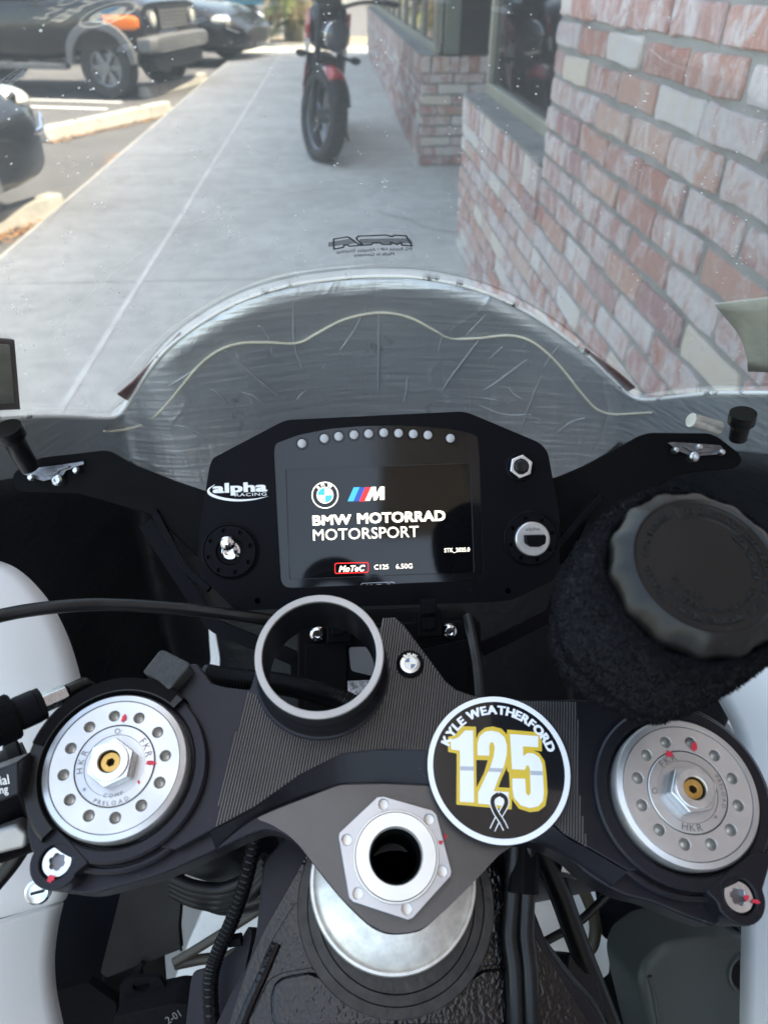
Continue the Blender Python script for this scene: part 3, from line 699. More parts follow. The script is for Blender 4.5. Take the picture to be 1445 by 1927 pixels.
# ---- the red motorcycle further along the walk: local -y is its nose
rb = thing('motorcycle', (-.13, 6.08, 0), 'red and black motorcycle parked on the sidewalk with its front wheel turned towards the wall', 'motorcycle', rz=0); rb.rotation_euler = (0, math.radians(8), 0)
st_ = math.radians(24); fd = V((math.sin(st_), -math.cos(st_), 0)); fs = V((fd.y, -fd.x, 0))      # steering direction, axle direction
FWh = Frame((0, 0, .305), fd, (0, 0, 1)); WR = .305
ty = build(MB().lathe(FWh, (0, 0), [(.225, -.058), (.262, -.072), (.292, -.052), (.305, 0), (.292, .052), (.262, .072), (.225, .058)], 44), 'front_tyre', M['tyre'], rb, **L)
q = MB().lathe(FWh, (0, 0), [(.24, -.045), (.215, -.03), (.215, .03), (.24, .045)], 44)
for k in range(5):
    a = 2*math.pi*k/5; q.tube([FWh.p(.03*math.cos(a), .03*math.sin(a)), FWh.p(.22*math.cos(a+.15), .22*math.sin(a+.15))], .014, 6)
q.lathe(FWh, (0, 0), [(0, -.06), (.045, -.06), (.05, 0), (.045, .06), (0, .06)], 20); build(q, 'front_rim', M['rim'], ty)
build(MB().lathe(FWh, (0, 0), [(.14, -.064), (.085, -.064), (.085, -.069), (.14, -.069), (.14, -.064)], 32), 'brake_disc', M['steel'], rb, **L)
up_ = V((0, .43, .9)).normalized()
for s in (-1, 1):
    b = FWh.p(0, 0, s*.088); build(MB().tube([b-up_*.04, b+up_*.75], .024, 10), 'fork_leg', M['engine'], rb, **L)
kn = MB()
for k in range(40):
    a = 2*math.pi*k/40
    for b_ in (-.044, -.015, .015, .044):
        aa = a+(.08 if abs(b_) > .03 else 0); G = Frame(FWh.p(.300*math.cos(aa), .300*math.sin(aa), b_), FWh.ey*math.cos(aa)-FWh.ex*math.sin(aa), FWh.n); kn.box(G, -.014, .014, -.010, .010, -.012, .010 if abs(b_) < .03 else .003) if G.n.dot(G.o-FWh.o) > 0 else kn.box(G, -.014, .014, -.010, .010, -.010 if abs(b_) < .03 else -.003, .012)
stuff(build(kn, 'tread_block', M['tyre'], ty))
mg = []
for k in range(12):
    a = math.radians(20+130*k/11); row = []
    for j in range(7):
        b_ = -1+2*j/6; rr = .335-.03*b_*b_; row.append(FWh.p(rr*math.cos(a), rr*math.sin(a), b_*.075))
    mg.append(row)
build(MB().grid(mg), 'front_mudguard', M['engine'], rb, thick=.004, **L)
mg2 = []
for k in range(4):
    a = math.radians(52+26*k/3); mg2.append([FWh.p((.345-.03*((-1+2*j/6))**2)*math.cos(a), (.345-.03*(-1+2*j/6)**2)*math.sin(a), (-1+2*j/6)*.07) for j in range(7)])
build(MB().grid(mg2), 'mudguard_band', M['red_paint'], rb, thick=.004, **L)
HC = V((.0, .22, .80))
for dz in (0,): build(MB().lathe(Frame(HC+fd*.128, fs, (0, 0, 1)), (0, 0), [(.094, -.006), (.101, 0), (.094, .006), (.089, 0), (.094, -.006)], 30), 'headlight_ring', M['chrome'], rb, **L)
hb = build(MB().lathe(Frame(HC+fd*.10, fs, (0, 0, 1)), (0, 0), [(.03, -.16), (.085, -.10), (.10, 0), (.10, .02), (.094, .03)] if Frame(HC, fs, (0, 0, 1)).n.dot(fd) > 0 else [(.03, .16), (.085, .10), (.10, 0), (.10, -.02), (.094, -.03)], 28), 'headlight', M['engine'], rb, **L)
sg = 1 if Frame(HC, fs, (0, 0, 1)).n.dot(fd) > 0 else -1
build(MB().lathe(Frame(HC+fd*.10, fs, (0, 0, 1)), (0, 0), [(.095, sg*.025), (.07, sg*.05), (0, sg*.065)], 28), 'headlight_glass', M['dark_lamp'], hb)
build(MB().sphere(HC+V((-.015, .05, .20)), .10, 14, 10, (.8, .6, 1.2)), 'gauge_pod', M['engine'], rb, **L)
build(MB().tube(spline([HC+V((-.36, .12, .24)), HC+V((-.2, .05, .22)), HC+V((0, .04, .16)), HC+V((.2, -.05, .22)), HC+V((.36, -.02, .24))]), .013, 8), 'handlebar', M['engine'], rb, **L)
for s in (-1, 1):
    gp = HC+V((s*.36, .11 if s < 0 else -.03, .24)); build(MB().tube([gp, gp+V((s*.10, .03, 0))], .018, 10), 'grip', M['rubber'], rb, **L)
    mr = build(MB().tube([gp+V((-s*.05, 0, .01)), gp+V((s*.02, -.02, .16))], .006, 6), 'mirror_stalk', M['engine'], rb, **L); build(MB().sphere(gp+V((s*.04, -.02, .19)), .06, 12, 8, (1.2, .4, .8)), 'mirror_head', M['engine'], mr)
    ti = build(MB().tube([HC+V((s*.06, .02, -.13)), HC+V((s*.17, .02, -.14))], .012, 6), 'indicator_stalk', M['engine'], rb, **L)
    build(MB().sphere(HC+V((s*.20, .01, -.14)), .032, 10, 8, (1.3, .9, .8)), 'indicator_lamp', M['engine'], ti)
tk = build(loft([(.0, .10, .72, .92, 3), (.12, .15, .68, .98, 3), (.30, .15, .68, .99, 3), (.45, .10, .70, .93, 3)], 20), 'fuel_tank', M['engine'], rb, **L)
tk.rotation_euler = (0, 0, math.radians(90)); tk.location = (-.02, .35, 0)
for s in (-1, 1):
    F = Frame((-.02+s*.14, .58, .62), (0, 1, 0), (0, 0, 1))
    link('tank_stripe', plate_mesh(Frame((-.02+s*.155, .55, .62), (0, 1, 0), (0, 0, 1)), [(-.06, .20), (.05, .31), (.12, .30), (.0, .12), (-.05, .10)], [], -.012, .012, 'tank_stripe', M['red_paint']), rb, local=True, bevel=.004)
    pn = link('side_panel', plate_mesh(F, [(-.22, .22), (-.10, .28), (.10, .2), (.02, -.12), (-.10, -.25), (-.17, -.22)], [], -.012, .012, 'side_panel', M['red_paint']), rb, bevel=.006, local=True)
    link('panel_stripe', plate_mesh(F, [(-.215, .12), (-.17, .16), (-.10, -.14), (-.165, -.20)], [], -.016, .016, 'panel_stripe', M['stripe_white']), pn, bevel=.003)
e_ = build(loft([(.0, .12, .22, .58, 4), (.15, .15, .2, .62, 4), (.4, .16, .2, .60, 4), (.55, .12, .25, .5, 4)], 20), 'engine', M['engine'], rb, **L)
e_.rotation_euler = (0, 0, math.radians(90)); e_.location = (-.02, .42, 0)
build(MB().box(WORLD, -.16, .12, .30, .36, .34, .66), 'radiator', M['engine'], rb, local=True, bevel=.01)
e_ = build(loft([(.0, .10, .78, .86, 3), (.3, .13, .76, .86, 3), (.75, .09, .86, .94, 3)], 16), 'seat', M['rubber'], rb, **L)
e_.rotation_euler = (0, 0, math.radians(90)); e_.location = (-.02, .78, 0)
RW = Frame((-.02, 1.42, .305), (0, 1, 0), (0, 0, 1))
ty = build(MB().lathe(RW, (0, 0), [(.235, -.07), (.27, -.08), (.295, -.05), (.305, 0), (.295, .05), (.27, .08), (.235, .07)], 36), 'rear_tyre', M['tyre'], rb, **L)
build(MB().lathe(RW, (0, 0), [(.24, -.05), (.2, -.03), (.05, -.03), (.05, .03), (.2, .03), (.24, .05)], 36), 'rear_rim', M['rim'], ty)
build(MB().tube([(-.12, .85, .35), (-.12, 1.42, .305)], .03, 8).tube([(.08, .85, .35), (.08, 1.42, .305)], .03, 8), 'swingarm', M['engine'], rb, **L)
build(MB().tube([(.12, .8, .32), (.25, .78, -.03)], .012, 8).box(WORLD, .22, .28, .75, .81, -.045, -.035), 'side_stand', M['engine'], rb, **L)

# ================================================================== THE MOTORCYCLE WE SIT ON
XB = .018
moto = thing('motorcycle', (XB, .2, 0), 'white race motorcycle seen from its saddle, with display dash and tall clear screen', 'motorcycle')
def part(mb, name, mat, parent=None, **k): return build(mb, name, mat, parent or moto, **k)
DELTA = .0938; RAKE = math.radians(23.5)
_n = V((0, -math.sin(RAKE), math.cos(RAKE))); _f = V((0, math.cos(RAKE), math.sin(RAKE)))
ST = Frame((.0132, .134, .8973), V((1, 0, 0))*math.cos(DELTA)-_f*math.sin(DELTA), V((1, 0, 0))*math.sin(DELTA)+_f*math.cos(DELTA))   # steering axis frame, h = 0 at the fork cap tops
DA = math.radians(36.4)
DF = Frame((.0172, .3345, .8955), (1, 0, 0), (0, math.sin(DA), math.cos(DA)))        # dash face
def back(h): return Frame(DF.o+DF.n*h, DF.ex, DF.ey)
def VP_(d, tilt=0.0, turn=0.0):
    """A plane at distance d in front of the rider, tilted like the dash (or by tilt / turn degrees from it)."""
    o = CAM+FW*d; a = DA+math.radians(tilt); ex = V((math.cos(math.radians(turn)), math.sin(math.radians(turn)), 0))
    ey = V((0, math.sin(a), math.cos(a))); ey = (ey-ex*ey.dot(ex)).normalized(); return Frame(o, ex, ey)
def at(px, py, d):
    r_ = ray(px, py); return CAM+r_*(d/r_.dot(FW))
def path(pts, n=8): return spline([at(*p) for p in pts], n)

# ---- upper fairing and screen share one swept surface: y = Y0 - A (x-xb)^2 - B (z-z0)
SY, SZ, SA, SB = .53, .97, 2.7, 1.0
SX = .024
def scr_y(x, z): return SY-SA*(x-SX)**2-SB*(z-SZ)
def scr(px, py, off=0.0):
    d = ray(px, py); a = SA*d.x**2; b = d.y-2*SA*SX*d.x+SB*d.z; c = CAM.y-SY+SA*SX**2+SB*(CAM.z-SZ)+off
    if abs(a) < 1e-9: t = -c/b
    else: t = (-b+math.sqrt(b*b-4*a*c))/(2*a)
    return CAM+d*t
E_PX = [(-150, 800), (-80, 792), (0, 787), (70, 783), (140, 784), (200, 787), (222, 781), (238, 764), (254, 738), (275, 704), (312, 658), (372, 611), (450, 567), (540, 538), (640, 523), (720, 519), (800, 523), (900, 545), (980, 580), (1050, 624), (1110, 672), (1155, 715), (1180, 739), (1200, 750), (1225, 752), (1260, 748), (1340, 740), (1445, 739), (1530, 738), (1620, 740)]
ED = spline([scr(*p) for p in E_PX], 4)
rows = []; NR = 26
for q in ED:
    row = []
    xt = SX+(q.x-SX)*.80; zt = 1.215-.9*(xt-SX)**2
    for k in range(NR):
        s_ = k/(NR-1); x = q.x+(xt-q.x)*s_; z = q.z+(zt-q.z)*s_
        row.append(V((x, scr_y(x, z)+.0018, z)))
    rows.append(row)
wscreen = part(MB().grid(rows), 'windscreen', M['screen'], thick=.002, toff=0)
# inner shell of the nose, lined with foil; below the split its shade is painted in as near-black
def nose_y(q, drop):
    cen = math.exp(-((q.x-SX)/.16)**2)
    return q.y+.34*drop*(.35+.65*cen)-1.1*drop*drop*(.4+cen)
def nose_shell(d0, d1, name, mat, n):
    rows = []
    for q in ED:
        row = []
        for k in range(n):
            drop = d0(q)+(d1(q)-d0(q))*k/(n-1)
            row.append(V((q.x+(q.x-SX)*.05*math.sin(math.pi*min(1, drop/.3)), nose_y(q, drop), q.z-drop)))
        rows.append(row)
    return part(MB().grid(rows), name, mat, thick=.002, toff=1)
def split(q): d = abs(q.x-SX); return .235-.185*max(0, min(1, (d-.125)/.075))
nose = nose_shell(lambda q: 0, split, 'nose_fairing', M['foil'], 14)
part(MB().tube(ED, .0014, 8), 'edge_bead', M['edge'], nose)
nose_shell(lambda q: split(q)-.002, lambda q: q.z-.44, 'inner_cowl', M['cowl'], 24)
# sealant line of the screen joint on the liner
def nose_pt(px, py, lift=.0012):
    d = ray(px, py); best = None
    # march to the liner
    t = .25; prev = None
    while t < 1.2:
        p = CAM+d*t; j = min(range(len(ED)), key=lambda i: abs(ED[i].x-p.x)); q = ED[j]
        if p.y > nose_y(q, max(0, q.z-p.z)): break
        t += .0015
    return CAM+d*(t-lift)
SL = [(196, 811), (214, 811), (262, 801), (300, 775), (335, 735), (372, 690), (410, 660), (450, 646), (500, 644), (560, 645), (600, 625), (650, 600), (715, 588), (770, 597), (815, 620), (850, 636), (900, 636), (960, 631), (1005, 645), (1050, 685), (1090, 735), (1120, 768), (1150, 779), (1190, 778), (1225, 776)]
part(MB().tube(spline([nose_pt(*p) for p in SL], 5), .0010, 6), 'sealant_line', M['sealant'], nose)
CRS = [[(700,120),(660,200),(615,270)],[(718,90),(722,200),(715,350)],[(525,130),(530,230),(545,300),(540,380)],[(690,260),(600,310),(545,350),(530,380)],[(370,250),(430,300),(490,350)],[(310,210),(295,228),(280,240)],[(860,220),(848,270),(830,330)],[(940,230),(880,310),(860,350)],[(980,150),(940,190),(900,230)],[(1060,260),(980,320),(950,340)],[(850,365),(930,355),(1010,360),(1060,350)],[(1090,300),(1060,370),(1040,430)],[(1130,230),(1110,260),(1090,290)],[(1180,340),(1120,370),(1080,410)],[(1000,240),(960,272),(930,300)],[(940,370),(1000,390),(1060,395)],[(560,300),(580,290),(600,285)],[(410,340),(440,352),(460,370)],[(560,370),(600,356),(640,350)],[(330,330),(352,345),(380,370)],[(1180,400),(1150,412),(1120,430)],[(200,420),(270,420),(340,450)],[(780,300),(778,340),(770,380)],[(240,330),(262,322),(300,290)],[(640,130),(652,160),(648,190)],[(450,190),(470,215),(476,260)],[(1010,330),(1020,350),(1040,362)]]
for c_ in CRS:
    P_ = spline([nose_pt(113+x*.8346+random.uniform(-3, 3), 452+y*.8346+random.uniform(-3, 3), -.00035) for x, y in c_], 5)
    part(MB().tube(P_, lambda q: .0002+.0008*math.sin(math.pi*min(1, q*.9+.05))**.6*random.uniform(.75, 1.2), 8), 'foil_crease', M['crease'], nose, ang=80)
# tapes on the outside of the screen
def patch(pts, name, mat, off=.005, **k):
    n = len(pts)
    a = pts[:n//2]; b = pts[n//2:][::-1]; rr = []
    for j in range(7):
        rr.append([scr(a[i][0]+(b[i][0]-a[i][0])*j/6, a[i][1]+(b[i][1]-a[i][1])*j/6, -off) for i in range(len(a))])
    return part(MB().grid(rr), name, M[mat], thick=.0012, **k)
patch([(-90, 632), (-40, 633), (26, 639), (37, 769), (-40, 772), (-90, 772)], 'tape_strip', 'tape_brown', .004, label='brown edged tape strip')
patch([(-90, 643), (-40, 644), (17, 649), (26, 757), (-40, 760), (-90, 760)], 'tape_strip', 'tape_grey', .002, label='grey tape strip')
patch([(1345, 572), (1400, 565), (1470, 558), (1560, 552), (1560, 700), (1500, 701), (1408, 698), (1404, 642)], 'tape_strip', 'tape_grey', .003, label='olive grey tape strip with a slanted edge')
patch([(221, 742), (250, 718), (290, 676), (340, 625), (338, 634), (305, 664), (272, 706), (244, 756)], 'tape_strip', 'tape_red', .003, label='dark red tape corner')
patch([(1100, 655), (1135, 680), (1165, 702), (1195, 729), (1178, 738), (1158, 716), (1130, 690), (1104, 664)], 'tape_strip', 'tape_red', .003, label='dark red tape corner')
# maker's print on the screen, read from behind
SF = Frame(scr(700, 462, .003), (1, .0, .0), (0, -1, 1))
def spx(x, y): return SF.uv(x, y)
def print_line(pts, wd, name='screen_print'):
    mb = MB(); P_ = [V((*spx(*p), 0)) for p in pts]
    for i in range(len(P_)-1):
        a, b = P_[i], P_[i+1]; d = (b-a).normalized(); s_ = V((-d.y, d.x, 0))*wd/2; a = a-d*wd*.3; b = b+d*wd*.3
        mb.prism(SF, [(a-s_).xy, (b-s_).xy, (b+s_).xy, (a+s_).xy], -.0002*i*.01, .0003+.00001*i)
    return mb
zx = lambda x, y: (600+x/7.225, 420+y/7.225)
LA = [(200, 215), (390, 193), (410, 200), (560, 310), (420, 322), (395, 302), (345, 302), (332, 332), (205, 352), (200, 215)]
LM = [(590, 290), (570, 285), (525, 235), (512, 205), (545, 185), (920, 172), (1000, 195), (1030, 172), (1190, 178), (1270, 312), (1135, 305), (1118, 265), (1070, 298), (975, 265), (990, 296), (865, 298), (845, 278), (735, 280), (715, 303), (560, 310), (590, 290)]
pr = part(print_line([zx(*p) for p in LA], .0011), 'maker_logo', M['print_dark'], wscreen)
part(print_line([zx(*p) for p in LM], .0011), 'maker_logo', M['print_dark'], wscreen)
m = MB()
for k in range(5):
    yy = 215+k*13
    m.add(*(lambda q: (q.v, q.f))(print_line([zx(1240+k*10, yy), zx(560, yy+15)], .00035)))
    m.add(*(lambda q: (q.v, q.f))(print_line([zx(440+k*18, yy+10), zx(130, yy+45)], .00035)))
part(m, 'logo_rule', M['print_dark'], wscreen)
def stxt(body, x0, x1, y0, y1, rot=0.):
    a = spx(*zx(x0, (y0+y1)/2)); b = spx(*zx(x1, (y0+y1)/2)); c = spx(*zx((x0+x1)/2, y1)); d = spx(*zx((x0+x1)/2, y0))
    text_box(SF, body, a[0], b[0], c[1], d[1], .0003, 'screen_print', M['print_dark'], wscreen, mirror=True, bold=.008, rot=rot)
stxt('PG Resist HP / Altuglas Shieldup', 235, 1265, 348, 405, .04); stxt('Made in Germany', 475, 1025, 408, 470, .04)

for o in wscreen.children:
    for v in o.data.vertices: v.co.y = scr_y(v.co.x, v.co.z)+.0002+(v.co.y-(SF.o.y-(v.co.z-SF.o.z)))
# ---- dash: a black plate carrying the display
DP = [(375, 999), (394, 878), (400, 862), (537, 790), (868, 774), (883, 777), (1016, 833), (1031, 850), (1053, 974), (1053, 1077), (1044, 1091), (966, 1129), (930, 1133), (452, 1149), (440, 1146), (383, 1090), (373, 1062)]
duv = DF.poly(DP)
lens_px = [(515, 850), (517, 834), (560, 818), (620, 806), (680, 801), (740, 800), (800, 802), (850, 807), (888, 815), (900, 822), (903, 870), (910, 1076), (906, 1088), (893, 1093), (548, 1107), (535, 1105), (528, 1094), (520, 950)]
luv = rpoly(DF.poly(lens_px), .0025)
tog = DF.uv(433.7, 1037.5); knb = DF.uv(998.8, 1014); nutc = DF.uv(978.5, 878.5)
h1_, h2_ = DF.uv(484.6, 1131), DF.uv(956, 1112)
dash = link('dash_panel', plate_mesh(DF, rpoly(duv, .004), [luv, circ(h1_, .0017, 14), circ(h2_, .0017, 14), circ(tog, .0055, 24), circ(knb, .0125, 28)], -.006, 0, 'dash_panel', M['dash']), moto, bevel=.0009, seg=3)
part(MB().prism(DF, [(u*.97, v*.96) for u, v in duv], -.030, -.0075), 'dash_housing', M['matte_black'], dash)
link('bezel', plate_mesh(DF, rpoly(luv, .001, 1), [rrect(*px_box(DF, 541, 889, 1084, 877, -.002), .0012)], -.007, -.0012, 'bezel', M['lens']), dash, bevel=.0003)
su0, su1, sv0, sv1 = px_box(DF, 536, 893, 1090, 872, -.004)
lcd = part(MB().box(DF, su0, su1, sv0, sv1, -.0072, -.0028), 'display', M['lcd'], dash)
for x, y in ((568, 834.5), (610.2, 825), (637, 821), (666, 818), (693.5, 816), (722, 814), (749.8, 815), (777.5, 816.5), (805, 818.5), (847.3, 824.5)):
    c = DF.uv(x, y, -.001)
    part(MB().lathe(DF, c, [(.0036, -.0012), (.0034, -.0006), (.0030, -.0006), (.0028, -.0014)], 20), 'led_seat', M['lens'], dash)
    part(MB().lathe(DF, c, [(.0026, -.0013), (.0024, -.0005), (.0014, -.0001), (0, .0001)], 20), 'led', M['led'], dash)
H = -.0026
def dtxt(body, x0, x1, yb, yt, mat, bold=0., shear=0., spacing=1., name='display_text', h=H, thick=0, parent=None):
    a = px_box(DF, x0, x1, yb, yt, h); return text_box(DF, body, *a, h, name, M[mat], parent or dash, bold, shear, spacing, thick=thick)
# px_box is read along the plate's own axes; each word sits at its own height because the plate is seen turned
dtxt('BMW', 588, 661, 988, 969, 'g_white', .035); dtxt('MOTORRAD', 672, 838, 983, 963, 'g_white', .035)
dtxt('MOTORSPORT', 589, 788, 1014, 993, 'g_white', .004)
dtxt('STK_2025.0', 836, 884, 1040, 1031, 'g_white', .012)
dtxt('C125', 704, 731, 1071.5, 1062.5, 'g_white', .012); dtxt('6.50G', 745, 776, 1070, 1061, 'g_white', .006)
def dpoly(pts, mat, name, h=H, dh=.0001, parent=None): return part(MB().prism(DF, DF.poly(pts, h), h, h+dh), name, M[mat], parent or dash)
zd = lambda x, y: (360+x/2.007, 760+y/2.007)
# roundel
rc = DF.uv(611.6, 931.8, H); R_ = .0077
part(MB().lathe(DF, rc, [(R_, H), (R_, H+.0001), (R_*.93, H+.0001), (R_*.93, H)], 48), 'roundel_ring', M['g_white'], dash)
part(MB().lathe(DF, rc, [(R_*.62, H), (R_*.62, H+.0001), (R_*.57, H+.0001), (R_*.57, H)], 48), 'roundel_ring', M['g_white'], dash)
for k in range(4):
    pts = [(0, 0)]+[(R_*.57*math.cos(math.radians(90*k+9*j)), R_*.57*math.sin(math.radians(90*k+9*j))) for j in range(11)]
    part(MB().prism(DF, [(rc[0]+a, rc[1]+b) for a, b in pts], H-.0001, H+.00006), 'roundel_quarter', M['g_white' if k in (0, 2) else 'g_lblue'], dash)
text_arc(DF, rc, 'BMW', R_*.78, R_*.34, 142, 38, H, 'roundel_letters', M['g_white'], dash, .03)
# colour stripes and the M
for (a, b, mt) in ((0, 24, 'g_lblue'), (22, 46, 'g_dblue'), (44, 67, 'g_red')):
    dpoly([zd(590+a, 368), zd(613+a, 315), zd(613+b, 314.5), zd(590+b, 367.5)], mt, 'colour_stripe', H, .0001+a*1e-6)
dpoly([zd(656, 366), zd(680, 314), zd(697, 313.5), zd(698, 340), zd(713, 313), zd(729, 312.5), zd(729, 362), zd(712, 362.5), zd(712.5, 338), zd(699, 363.5), zd(688, 364), zd(687, 338), zd(674, 365.5)], 'g_white', 'm_letter', H, .0003)
# maker plate in the display, red outline
bx = [zd(541, 606), zd(546, 601), zd(664, 598), zd(669, 602), zd(669, 633), zd(665, 638), zd(547, 642), zd(542, 638)]
bo = DF.poly(bx, H); cc = (sum(p[0] for p in bo)/8, sum(p[1] for p in bo)/8)
link('logo_outline', plate_mesh(DF, bo, [[(cc[0]+(p[0]-cc[0])*.965, cc[1]+(p[1]-cc[1])*.86) for p in bo]], H, H+.0001, 'logo_outline', M['g_red']), dash)
dtxt('MoTeC', 637.5, 687, 1076, 1064, 'g_white', .03, .3)
# its twin printed on the lens, cut off by the plate
bo = rrect(*px_box(DF, 679, 743, 1112, 1096, -.0011), .0012); cc = (sum(p[0] for p in bo)/len(bo), sum(p[1] for p in bo)/len(bo))
link('lens_logo_outline', plate_mesh(DF, bo, [[(cc[0]+(p[0]-cc[0])*.97, cc[1]+(p[1]-cc[1])*.86) for p in bo]], -.0012, -.00105, 'lens_logo_outline', M['st_grey']), dash)
dtxt('MoTeC', 687, 735, 1109, 1099, 'st_grey', .03, .3, name='lens_logo', h=-.00105)
# print on the plate: lower-case word over a thin word and a swoosh
za = lambda x, y: (x/2, 500+y/2)
A0 = .00012
dtxt('alpha', 400, 503, 932, 908, 'print_white', .045, .0, 1.0, 'plate_logo', A0)
dtxt('RACING', 442, 501.5, 933.5, 927.5, 'print_white', .004, 0, 1.1, 'plate_logo', A0+.00006)
o1 = [za(808, 823), za(785, 838), za(780, 852), za(795, 868), za(840, 882), za(900, 887), za(960, 881), za(1015, 866)]
o2 = [za(1015, 866.5), za(960, 876), za(900, 879), za(845, 873), za(805, 861), za(789, 849), za(792, 838), za(808, 825)]
part(MB().prism(DF, sp2(DF.poly(o1))+sp2(DF.poly(o2)), 0, A0), 'plate_swoosh', M['print_white'], dash)
# toggle switch
def drilled_ring(c, r1, r0, n, h0, h1, name, hole=.0011, hr=None):
    hs = [circ((c[0]+(hr or (r1*.80))*math.cos(2*math.pi*(k+.3)/n), c[1]+(hr or (r1*.80))*math.sin(2*math.pi*(k+.3)/n)), hole, 10) for k in range(n)]
    return link(name, plate_mesh(DF, circ(c, r1, 56), [circ(c, r0, 40)]+hs, h0, h1, name, M['dash']), dash, bevel=.0004)
drilled_ring(tog, .0146, .0078, 8, .0006, .0022, 'switch_ring', hr=.0122)
part(MB().lathe(DF, tog, [(.0162, .0004), (.0162, .0012), (.0152, .0016), (.0150, .0002)], 56), 'switch_ring_rim', M['dash'], dash)
part(MB().lathe(DF, tog, [(.0078, .0006), (.0060, -.003), (0, -.003)], 32), 'switch_cup', M['black_plastic'], dash)
part(MB().lathe(DF, tog, [(.0056, -.003), (.0056, .0008), (.0044, .0016), (.0034, .001), (0, .001)], 28), 'switch_nut', M['chrome'], dash)
b0 = DF.p(tog[0], tog[1], .001); b1 = DF.p(*DF.uv(428, 1022, .016), .016)
m = MB().tube([b0.lerp(b1, q/8) for q in range(9)], lambda q: .0020+.0012*q, 16).sphere(b1, .0042, 18, 12)
part(m, 'switch_lever', M['chrome'], dash, ang=60)
# push button in its nut
part(MB().lathe(DF, nutc, [(.0088, -.001), (.0088, .0006), (.0078, .0012), (.0072, .0012)], 36), 'button_seat', M['dash'], dash)
link('button_nut', plate_mesh(DF, circ(nutc, .0071, 6, .35), [circ(nutc, .0041, 24)], .0004, .0034, 'button_nut', M['steel']), dash, bevel=.0006)
part(MB().lathe(DF, nutc, [(.0041, .0), (.0040, .0052), (.0030, .0058), (0, .0056)], 24), 'button', M['rubber'], dash)
# map knob
drilled_ring(knb, .0150, .0104, 8, .0006, .0020, 'knob_ring', hr=.0126)
part(MB().lathe(DF, knb, [(.0163, .0004), (.0163, .0012), (.0153, .0016), (.0151, .0002)], 56), 'knob_ring_rim', M['dash'], dash)
kd = part(MB().lathe(DF, knb, [(.0102, -.001), (.0100, .0044), (.0093, .0050), (0, .0052)], 48), 'knob_disc', M['alu'], dash)
ku, kv = knb
part(MB().prism(DF, [(ku-.0055, kv+.0022), (ku-.005, kv+.0026), (ku+.0068, kv+.0024), (ku+.0072, kv+.001), (ku+.0066, kv-.0028), (ku+.003, kv-.0046), (ku-.002, kv-.0044), (ku-.0052, kv-.002)], .0052, .0098, .12), 'knob_handle', M['black_plastic'], dash, bevel=.001, seg=3)
text_box(DF, 'alpha', ku-.0042, ku+.0042, kv+.0044, kv+.0068, .00525, 'knob_print', M['engraved'], dash, .02)

# ---- the stay behind the dash with its two arms
BF = back(-.034)
AL = [(22, 905), (26, 888), (75, 861), (195, 847), (208, 849), (250, 873), (330, 905), (420, 935), (560, 900), (900, 890), (1020, 905), (1050, 897), (1100, 876), (1207, 818), (1225, 814), (1335, 815), (1352, 822), (1392, 853), (1397, 868), (1386, 881), (1290, 890), (1270, 896), (1190, 945), (1110, 1010), (1060, 1060), (1000, 1110), (430, 1120), (384, 1060), (290, 970), (150, 929), (45, 926), (28, 919)]
stay = part(MB().prism(BF, rpoly(BF.poly(AL), .004), -.004, 0), 'dash_stay', M['black_plastic'], bevel=.0008)
# lower struts of the stay
for pts, wd in (([(275, 985, .455), (330, 1070, .45), (380, 1145, .445), (408, 1178, .44), (470, 1205, .435), (545, 1235, .43), (560, 1250, .43), (560, 1290, .43)], .0042),
                ([(1115, 985, .45), (1085, 1050, .45), (1055, 1110, .445), (1040, 1150, .44), (1000, 1175, .435), (905, 1222, .43)], .0042),
                ([(292, 964, .448), (330, 1035, .446), (352, 1070, .444), (395, 1110, .44)], .0022), ([(1130, 935, .448), (1070, 1000, .446), (1010, 1075, .444)], .0022)):
    P_ = path(pts, 4); mb = MB(); G = VP_(.44)
    ll = [(p-G.o) for p in P_]; hh = [q.dot(G.n) for q in ll]; uvs = [V((q.dot(G.ex), q.dot(G.ey), 0)) for q in ll]
    rws = []
    for i, q in enumerate(uvs):
        d = (uvs[min(i+1, len(uvs)-1)]-uvs[max(i-1, 0)]).normalized(); s_ = V((-d.y, d.x, 0))*wd
        rws.append([G.p(q.x-s_.x, q.y-s_.y, hh[i]), G.p(q.x+s_.x, q.y+s_.y, hh[i])])
    part(MB().grid(rws), 'strut', M['dash'], stay, thick=.004, bevel=.0006)
for x, y in ((292, 964), (352, 1070), (1130, 934), (1078, 1045)):
    c = BF.uv(x, y, .002); part(MB().lathe(BF, c, [(.0022, 0), (.0021, .0016), (.0012, .0024), (0, .0024)], 14), 'strut_pin', M['dash'], stay)
# clip nuts with their rivets
def clip(pl, rv, sc):
    F = back(-.033); u = F.poly(pl); mb = MB().prism(F, u, .001, .0028)
    c = part(mb, 'clip_plate', M['clip'], stay, bevel=.0005)
    part(MB().prism(F, [(a*.0+sum(q[0] for q in u)/len(u)+(a-sum(q[0] for q in u)/len(u))*.55, sum(q[1] for q in u)/len(u)+(b-sum(q[1] for q in u)/len(u))*.5) for a, b in u], .003, .005), 'clip_bridge', M['clip'], stay, bevel=.0006)
    for x, y in rv:
        q = F.uv(x, y, .003); part(MB().lathe(F, q, [(.0020, .002), (.0020, .0066), (.0012, .0078), (0, .0078)], 14), 'rivet', M['steel'], stay)
    q = F.uv(*sc, .003); part(MB().lathe(F, q, [(.0032, .0), (.0032, .006), (.0022, .0072), (.0015, .0072), (.0013, .005), (0, .005)], 18), 'clip_screw', M['steel'], stay)
clip([(45, 892), (70, 880), (110, 876), (160, 868), (162, 874), (128, 886), (122, 896), (85, 906), (60, 898)], [(62, 899), (146, 886)], (110, 904))
